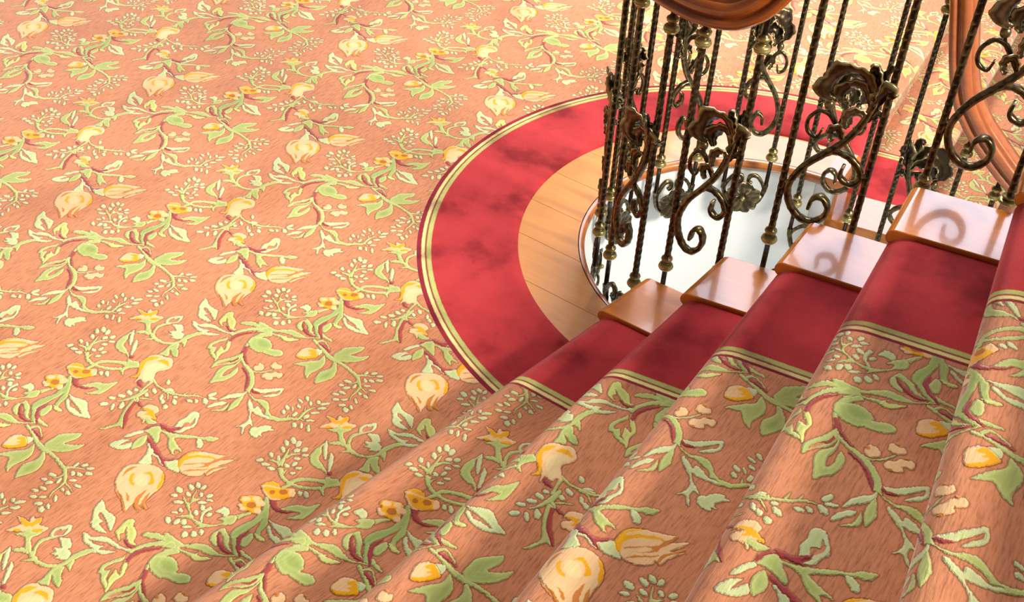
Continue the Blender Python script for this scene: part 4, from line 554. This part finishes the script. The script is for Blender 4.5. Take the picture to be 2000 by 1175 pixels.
for s in rails:
    dz = (rail_z(s + .01) - rail_z(s - .01)) / .02
    c = on_rail(s); tn = on_rail(s + .004) - on_rail(s - .004); tn /= np.linalg.norm(tn)
    out = on_rail(s, .05) - c; out /= np.linalg.norm(out)
    l = math.hypot(1, dz); up_ = np.array([-tn[0] * dz / l, -tn[1] * dz / l, 1 / l])
    base = np.array([c[0], c[1], rail_z(s)])
    for x, z in sec:
        V.append(base + np.array([out[0], out[1], 0]) * x + up_ * z)
F = grid_faces(len(rails), len(sec), close_v=True) + [tuple(range(len(sec)))]
hr = mesh('handrail', V, F, M_RAIL, flat_angle=60); fix_normals(hr)
tag(hr, 'polished reddish brown moulded wooden handrail curving on top of the iron balustrade', 'handrail')

# ================================================================== wrought iron balustrade
bal = empty('balustrade'); tag(bal, 'wrought-iron balustrade of hammered bars, scrolls and gilded leaves around the stairwell', 'railing')

def tube(pts, rad, nseg=8, flat=1.0, frame=None, cap=True, sq=False):
    """round or flattened tube along 3-D points"""
    pts = np.asarray(pts, float); n = len(pts); rad = np.broadcast_to(rad, n); flat = np.broadcast_to(flat, n)
    T = np.gradient(pts, axis=0); T /= np.linalg.norm(T, axis=1)[:, None] + 1e-12
    V = []
    for i in range(n):
        a = np.array(frame, float) if frame is not None else (np.array([1.0, 0, 0]) if abs(T[i][2]) > .8 else np.array([0, 0, 1.0]))
        a = a - T[i] * (a @ T[i]); a /= np.linalg.norm(a); b = np.cross(T[i], a)
        for k in range(nseg):
            t = 2 * math.pi * k / nseg
            m_ = 1.0 if not sq else (1.12 if k % 2 else 0.90)
            V.append(pts[i] + (a * math.cos(t) + b * math.sin(t) * flat[i]) * rad[i] * m_)
    F = grid_faces(n, nseg, close_v=True)
    if cap: F += [tuple(reversed(range(nseg))), tuple(range((n - 1) * nseg, n * nseg))]
    return np.array(V), F
def curve(pts, n=6):
    pts = np.asarray(pts, float); q = np.r_[[2 * pts[0] - pts[1]], pts, [2 * pts[-1] - pts[-2]]]; o = []
    for i in range(1, len(q) - 2):
        a, b, c, e = q[i - 1:i + 3]
        for k in range(n):
            t = k / n; o.append(.5 * (2 * b + (c - a) * t + (2 * a - 5 * b + 4 * c - e) * t * t + (3 * b - a - 3 * c + e) * t ** 3))
    o.append(pts[-1]); return np.array(o)

def hammered(name, x, y, z0, z1, yaw, parent, r=0.0128):
    """square bar, every edge beaten into a chain of dimples"""
    per = 0.034; n = int((z1 - z0) / (per / 6)) + 1
    V = []; wv = []
    for i in range(n):
        z = z0 + (z1 - z0) * i / (n - 1); ph = z / per * 2 * math.pi
        for k in range(12):
            a = yaw + 2 * math.pi * k / 12
            m = k % 3                                # 0 = middle of a face, 1, 2 = beside the edge
            edge = 0 if m == 0 else 1
            bump = math.cos(ph + (math.pi if (k // 3) % 2 else 0))
            rr = r * ((0.84 + 0.10 * bump) if not edge else (1.03 - 0.07 * bump))
            V.append((x + rr * math.cos(a), y + rr * math.sin(a), z))
            wv.append(0.50 * max(0, bump) ** 3 if not edge else (0.24 + 0.20 * max(0, -bump)))
    F = grid_faces(n, 12, close_v=True) + [tuple(reversed(range(12))), tuple(range((n - 1) * 12, n * 12))]
    return mesh(name, V, F, M_IRON, parent, attr=wv)

COLL_PROF = [(.0125, .052), (.017, .047), (.0185, .043), (.0245, .039), (.0265, .031), (.0235, .021), (.017, .014), (.0155, .009), (.0185, .005), (.026, .001),
             (.0305, -.004), (.0325, -.009), (.0315, -.013), (.0345, -.016), (.034, -.022), (.029, -.032), (.021, -.039), (.016, -.042), (.013, -.046)]
_collar = None
def collar(x, y, z, parent):
    global _collar
    if _collar is None:
        V = []; wv = []
        for r, zz in COLL_PROF:
            for k in range(18):
                a = 2 * math.pi * k / 18; V.append((.87 * r * math.cos(a), .87 * r * math.sin(a), .76 * zz)); wv.append(0.25 + 0.6 * min(1, max(0, (r - .017) / .014)))
        _collar = mesh('collar', V, grid_faces(len(COLL_PROF), 18, close_v=True), M_BRASS, parent, attr=wv); fix_normals(_collar)
        _collar['label'] = 'turned gilded brass collar'
        o = _collar
    else:
        o = _collar.copy(); COLL.objects.link(o); o.parent = parent
    o.location = Vector((x, y, z)) * U
    return o
def rod(name, x, y, z0, z1, r, parent):
    V, F = tube([(x, y, z0), (x, y, (z0 + z1) / 2), (x, y, z1)], r, 10)
    return mesh(name, V, F, M_IRON, parent, attr=np.full(len(V), .12))

# bars: position along the railing, height of the lower collar, gap to the rail of the upper collar
BARS = [('F12', -2.62, -1.20), ('F11', -2.45, -1.20), ('F10', -2.10 + .11, -0.72 + .945 - .0), ('F9', -1.815, -0.45), ('F8', -1.555, -0.40), ('F7', -1.39, -0.145), ('F6', -1.13, -0.148),
        ('F5', -0.965, 0.075), ('F4', -0.755, 0.065), ('F3', -0.592, 0.065), ('F2', -0.383, 0.072), ('F1', -0.205, 0.072), ('A', 0.0, 0.06), ('B', 0.145, 0.06), ('C', 0.37, 0.115),
        ('N0', 0.565, 0.135), ('N1', 0.77, 0.135), ('N2', 0.92, 0.318), ('N3', 1.135, 0.37), ('N4', 1.30, 0.616), ('N5', 1.575, 0.66), ('N6', 1.755, 1.0), ('N7', 2.02, 1.035), ('N8', 2.2, 1.36), ('N9', 2.47, 1.45), ('N10', 2.65, 1.70), ('N11', 2.92, 1.80), ('N12', 3.1, 2.05), ('N13', 3.3, 2.15)]
BARS = [b for b in BARS if b[0] not in ('F11', 'F12')]
UPPER = {'N0': 1.281, 'N1': 1.275, 'N2': 1.285, 'N3': 1.335, 'F8': 1.0}
BS = {n: s for n, s, z in BARS}; BZ = {n: z for n, s, z in BARS}
for n, s, zl in BARS:
    x, y = on_rail(s); tdir = on_rail(s + .01) - on_rail(s - .01); yaw = math.atan2(tdir[1], tdir[0])
    zt = rail_z(s) - 0.05; zu = UPPER.get(n, rail_z(s) - 0.155)
    if n == 'F10': zl = -0.70
    bar = hammered('baluster', x, y, zl, zu, yaw, bal)
    lc = collar(x, y, zl, bar); collar(x, y, zu, bar)
    if n == 'N7': lc.scale = (1.05, 1.05, 0.5); lc['label'] = 'round gilded foot of the bar standing on the tread'
    rod('rod_end', x, y, zu, zt + 0.02, 0.0105, bar)
    if n != 'N7':
        rod('rod_end', x, y, zl - 0.20, zl, 0.0105, bar)

# ---- ornament between two bars: x = 0 .. 1 across the gap, z above the lower collar, o = out of the plane
SCROLL = [(.80, .72), (.85, .665), (.83, .60), (.76, .53), (.63, .46), (.44, .395), (.25, .335), (.13, .275), (.085, .217), (.155, .158), (.30, .118), (.47, .112), (.605, .145), (.63, .19), (.53, .222), (.42, .205), (.40, .165)]
BRANCH = [(.44, .395), (.56, .412), (.72, .405), (.87, .375), (.925, .335), (.82, .303), (.68, .322), (.69, .365)]
TWIG = [(.62, .455), (.50, .50), (.40, .535), (.26, .545), (.14, .505), (.16, .46), (.28, .445), (.33, .48)]
def placed(P, sa, sb, za, zb):
    """ornament coordinates -> world; P columns x, z, o"""
    P = np.asarray(P, float)
    if P.shape[1] == 2: P = np.c_[P, np.zeros(len(P))]
    out = []
    for x, z, o in P:
        q = on_rail(sa + (sb - sa) * x, o); out.append((q[0], q[1], z + za + (zb - za) * x))
    return np.array(out)
def normal_of(s):
    v = on_rail(s, .02) - on_rail(s, -.02); v /= np.linalg.norm(v); return (v[0], v[1], 0)
def bar_scroll(name, pts, r0, r1, args, parent, mat, wv=.38, roll=0.0):
    c = curve(pts, 5); P3 = placed(c, *args); n = len(P3); t = np.linspace(0, 1, n)
    L = np.r_[0, np.cumsum(np.linalg.norm(np.diff(P3, axis=0), axis=1))]
    beat = 1 + 0.07 * np.sin(L / 0.030 * 2 * math.pi)
    rad = (r0 + (r1 - r0) * t) * beat
    wide = 1 + roll * np.clip((t - .68) / .32, 0, 1); thin = 1 - 0.45 * np.clip((t - .68) / .32, 0, 1) * (roll > 0)
    V, F = tube(P3, rad * wide, 8, thin / wide, normal_of((args[0] + args[1]) / 2), sq=True)
    ring_ = np.arange(len(V)) % 8
    jit = wv * .45 + np.where(ring_ % 2 == 1, .30, .0) * (1 + .5 * np.repeat(np.sin(L / 0.030 * 2 * math.pi), 8))
    return mesh(name, V, F, mat, parent, attr=jit)
def leaf(name, spine, widths, args, parent, curl=0.5, lobes=3, twist=0.0, wv=.3):
    """cupped acanthus leaf: spine points (x, z, o) in ornament coordinates"""
    sp = placed(curve(spine, 7), *args); n = len(sp); nrm = np.array(normal_of((args[0] + args[1]) / 2))
    t = np.linspace(0, 1, n); wd = np.interp(t, np.linspace(0, 1, len(widths)), widths)
    wd = wd * 0.66 * (1 + 0.26 * np.cos(t * lobes * 2 * math.pi))
    T = np.gradient(sp, axis=0); T /= np.linalg.norm(T, axis=1)[:, None]
    V = []; wv_ = []; m = 7
    for layer in (1, -1):
        for i in range(n):
            b = nrm * math.cos(twist) + np.cross(T[i], nrm) * math.sin(twist); b -= T[i] * (b @ T[i]); b /= np.linalg.norm(b); up_ = np.cross(b, T[i])
            for k in range(m):
                u = (k - (m - 1) / 2) / ((m - 1) / 2)
                rib = 0.0030 * math.cos(u * math.pi * 2) + 0.0035 * abs(u) * math.cos(i * 1.9)
                V.append(sp[i] + b * u * wd[i] + up_ * (.62 * curl * wd[i] * u * u + rib) + up_ * layer * 0.0032)
                wv_.append(wv + 0.60 * (abs(u) > .9) + 0.25 * (k in (2, 4)) * (layer > 0))
    F = grid_faces(n, m) + [tuple(reversed(f)) for f in grid_faces(n, m, off=n * m)]
    N0_ = n * m
    rim = [i * m for i in range(n)] + [(n - 1) * m + k for k in range(1, m)] + [i * m + m - 1 for i in range(n - 2, -1, -1)] + [k for k in range(m - 2, 0, -1)]
    for a, b in zip(rim, rim[1:] + rim[:1]): F.append((a, a + N0_, b + N0_, b))
    o = mesh(name, V, F, M_LEAF, parent, attr=wv_); fix_normals(o)
    return o
def ball(name, c, r, parent, mat, wv=.4, sq=1.0):
    V = []; nu, nv = 9, 12
    for i in range(nu):
        th = math.pi * i / (nu - 1)
        for k in range(nv):
            a = 2 * math.pi * k / nv; V.append((c[0] + r * math.sin(th) * math.cos(a), c[1] + r * math.sin(th) * math.sin(a), c[2] + r * sq * math.cos(th)))
    return mesh(name, V, grid_faces(nu, nv, close_v=True), mat, parent, attr=np.full(len(V), wv))

def rosette(center, facing, parent, R=0.078):
    f = np.array([facing[0], facing[1], 0.0]); f /= np.linalg.norm(f); a = np.cross([0, 0, 1.0], f); b = np.array([0, 0, 1.0]); c = np.array(center)
    root = None
    for k in range(5):
        th = 2 * math.pi * k / 5 + 0.3; d = a * math.cos(th) + b * math.sin(th); e = -a * math.sin(th) + b * math.cos(th)
        V = []; wv = []; n, m = 7, 7
        for layer in (1, -1):
            for i in range(n):
                t = i / (n - 1); rr = 0.012 + (R - 0.012) * t; wdt = R * .52 * math.sin(math.pi * (0.12 + 0.74 * t)) ** .8
                if i == n - 1: wdt *= .8
                for j in range(m):
                    u = (j - 3) / 3
                    notch = 0.008 * (abs(u) < .2) * (t > .9)
                    h = 0.018 * t ** 1.5 + 0.010 * u * u * t - 0.014 * max(0, t - .7) / .3 + 0.002 * math.cos(u * 9)
                    V.append(c + d * (rr - notch) + e * wdt * u + f * (h + layer * 0.0025)); wv.append(.10 + .40 * (t > .85) + .20 * (j in (1, 3, 5)))
        F = grid_faces(n, m) + [tuple(reversed(q)) for q in grid_faces(n, m, off=n * m)]
        rim = [i * m for i in range(n)] + [(n - 1) * m + q for q in range(1, m)] + [i * m + m - 1 for i in range(n - 2, -1, -1)] + [q for q in range(m - 2, 0, -1)]
        for p_, q_ in zip(rim, rim[1:] + rim[:1]): F.append((p_, p_ + n * m, q_ + n * m, q_))
        if root is None:
            root = mesh('rosette', [tuple(c + d * 0)] + [tuple(c + (a * math.cos(x) + b * math.sin(x)) * .02 - f * .012) for x in np.linspace(0, 2 * math.pi, 12)[:-1]],
                        [(0, i, i % 11 + 1) for i in range(1, 12)], M_LEAF, parent, attr=np.full(12, .3))
            root['label'] = 'bronze five-petalled flower boss'
        o = mesh('petal', V, F, M_LEAF, root, attr=wv); fix_normals(o)
    bb = ball('boss', c + f * .018, .0125, root, M_BRASS, .8); bb['label'] = 'round brass boss'
    return root

PANELS = [('F8', 'F9'), ('F6', 'F7'), ('F4', 'F5'), ('F2', 'F3'), ('F1', 'A'), ('B', 'C'), ('N0', 'N1'), ('N2', 'N3'), ('N4', 'N5'), ('N6', 'N7'), ('N8', 'N9'), ('N10', 'N11')]
for na_, nb_ in PANELS:
    lo, hi = sorted((na_, nb_), key=lambda q: BS[q])
    sa, sb = BS[lo], BS[hi]; za = min(BZ[lo], BZ[hi]) if lo[0] == 'N' else BZ[lo]; zb = za + (0.0 if abs(BZ[hi] - BZ[lo]) < .02 else 0.5 * (BZ[hi] - BZ[lo]) * (0 if lo[0] == 'N' else 1))
    if lo == 'F9': za = -0.43; zb = -0.40
    A_ = (sa, sb, za, zb)
    sc_ = bar_scroll('scroll', SCROLL, .0140, .0130, A_, bal, M_IRON, .42, 0.7)
    bar_scroll('scroll_branch', BRANCH, .0125, .0115, A_, sc_, M_IRON, .45, 0.7)
    bar_scroll('scroll_branch', TWIG, .0085, .0075, A_, sc_, M_IRON, .40, 0.5)
    # acanthus head
    leaf('acanthus_leaf', [(.84, .60, 0), (.78, .665, .004), (.62, .715, .010), (.43, .705, .014), (.30, .66, .014), (.30, .615, .01), (.40, .60, .0)], [.010, .030, .050, .064, .066, .046, .012], A_, sc_, -.75, 4, .75, .10)
    leaf('acanthus_leaf', [(.82, .60, .0), (.70, .655, -.004), (.54, .655, -.008), (.45, .615, -.010), (.50, .58, -.010)], [.010, .034, .050, .044, .010], A_, sc_, -.7, 3, .8, .12)
    leaf('acanthus_leaf', [(.86, .585, 0), (.91, .64, .004), (.99, .675, .008), (1.05, .66, .010)], [.016, .046, .050, .012], A_, sc_, .7, 3, -.9, .12)
    leaf('acanthus_leaf', [(.83, .62, 0), (.84, .70, .006), (.78, .755, .012), (.70, .75, .018)], [.012, .036, .036, .010], A_, sc_, .6, 2, .9, .12)
    leaf('acanthus_leaf', [(.86, .60, 0), (.88, .70, -.01), (.95, .755, -.016)], [.012, .030, .008], A_, sc_, .6, 2, .9, .12)
    leaf('acanthus_leaf', [(.83, .57, 0), (.70, .585, .012), (.58, .555, .018), (.58, .515, .018)], [.008, .030, .032, .008], A_, sc_, -.7, 2, .7, .12)
    leaf('acanthus_leaf', [(.80, .545, 0), (.93, .575, -.008), (1.03, .555, -.012)], [.008, .026, .008], A_, sc_, .6, 2, -.8, .12)
    leaf('acanthus_leaf', [(.62, .45, 0), (.54, .50, .008), (.44, .485, .012), (.48, .45, .012)], [.008, .030, .030, .008], A_, sc_, -.7, 2, .7, .12)
    q = placed([(.34, .575, 0)], *A_)[0]; ball('bud', q, .017, sc_, M_IRON, .45, 1.15)
    bar_scroll('scroll_branch', [(.34, .57), (.40, .53), (.50, .50)], .006, .006, A_, sc_, M_IRON, .4)
    for x_, z_ in ((.055, .245), (.945, .35)):
        q = placed([(x_, z_, 0)], *A_)[0]; ball('rivet', q, .011, sc_, M_BRASS, .6)
    # foot: the bars curl in to a flower fixed on the wall of the well
    for sgn in (0, 1):
        x0 = 0.0 if sgn == 0 else 1.0; k = 1 if sgn == 0 else -1
        bar_scroll('scroll_branch', [(x0, -.17), (x0 + k * .02, -.21), (x0 + k * .12, -.275), (x0 + k * .30, -.30), (x0 + k * .42, -.265)], .0135, .010, A_, sc_, M_IRON, .35)
        bar_scroll('scroll_branch', [(x0 + k * .02, -.205), (x0 + k * .10, -.165), (x0 + k * .25, -.13), (x0 + k * .40, -.135), (x0 + k * .42, -.165), (x0 + k * .34, -.175)], .0095, .011, A_, sc_, M_IRON, .5)
    q = placed([(.5, -.245, -.02)], *A_)[0]; nn_ = -np.array(normal_of((sa + sb) / 2))
    rosette(q, nn_, bal, .090)
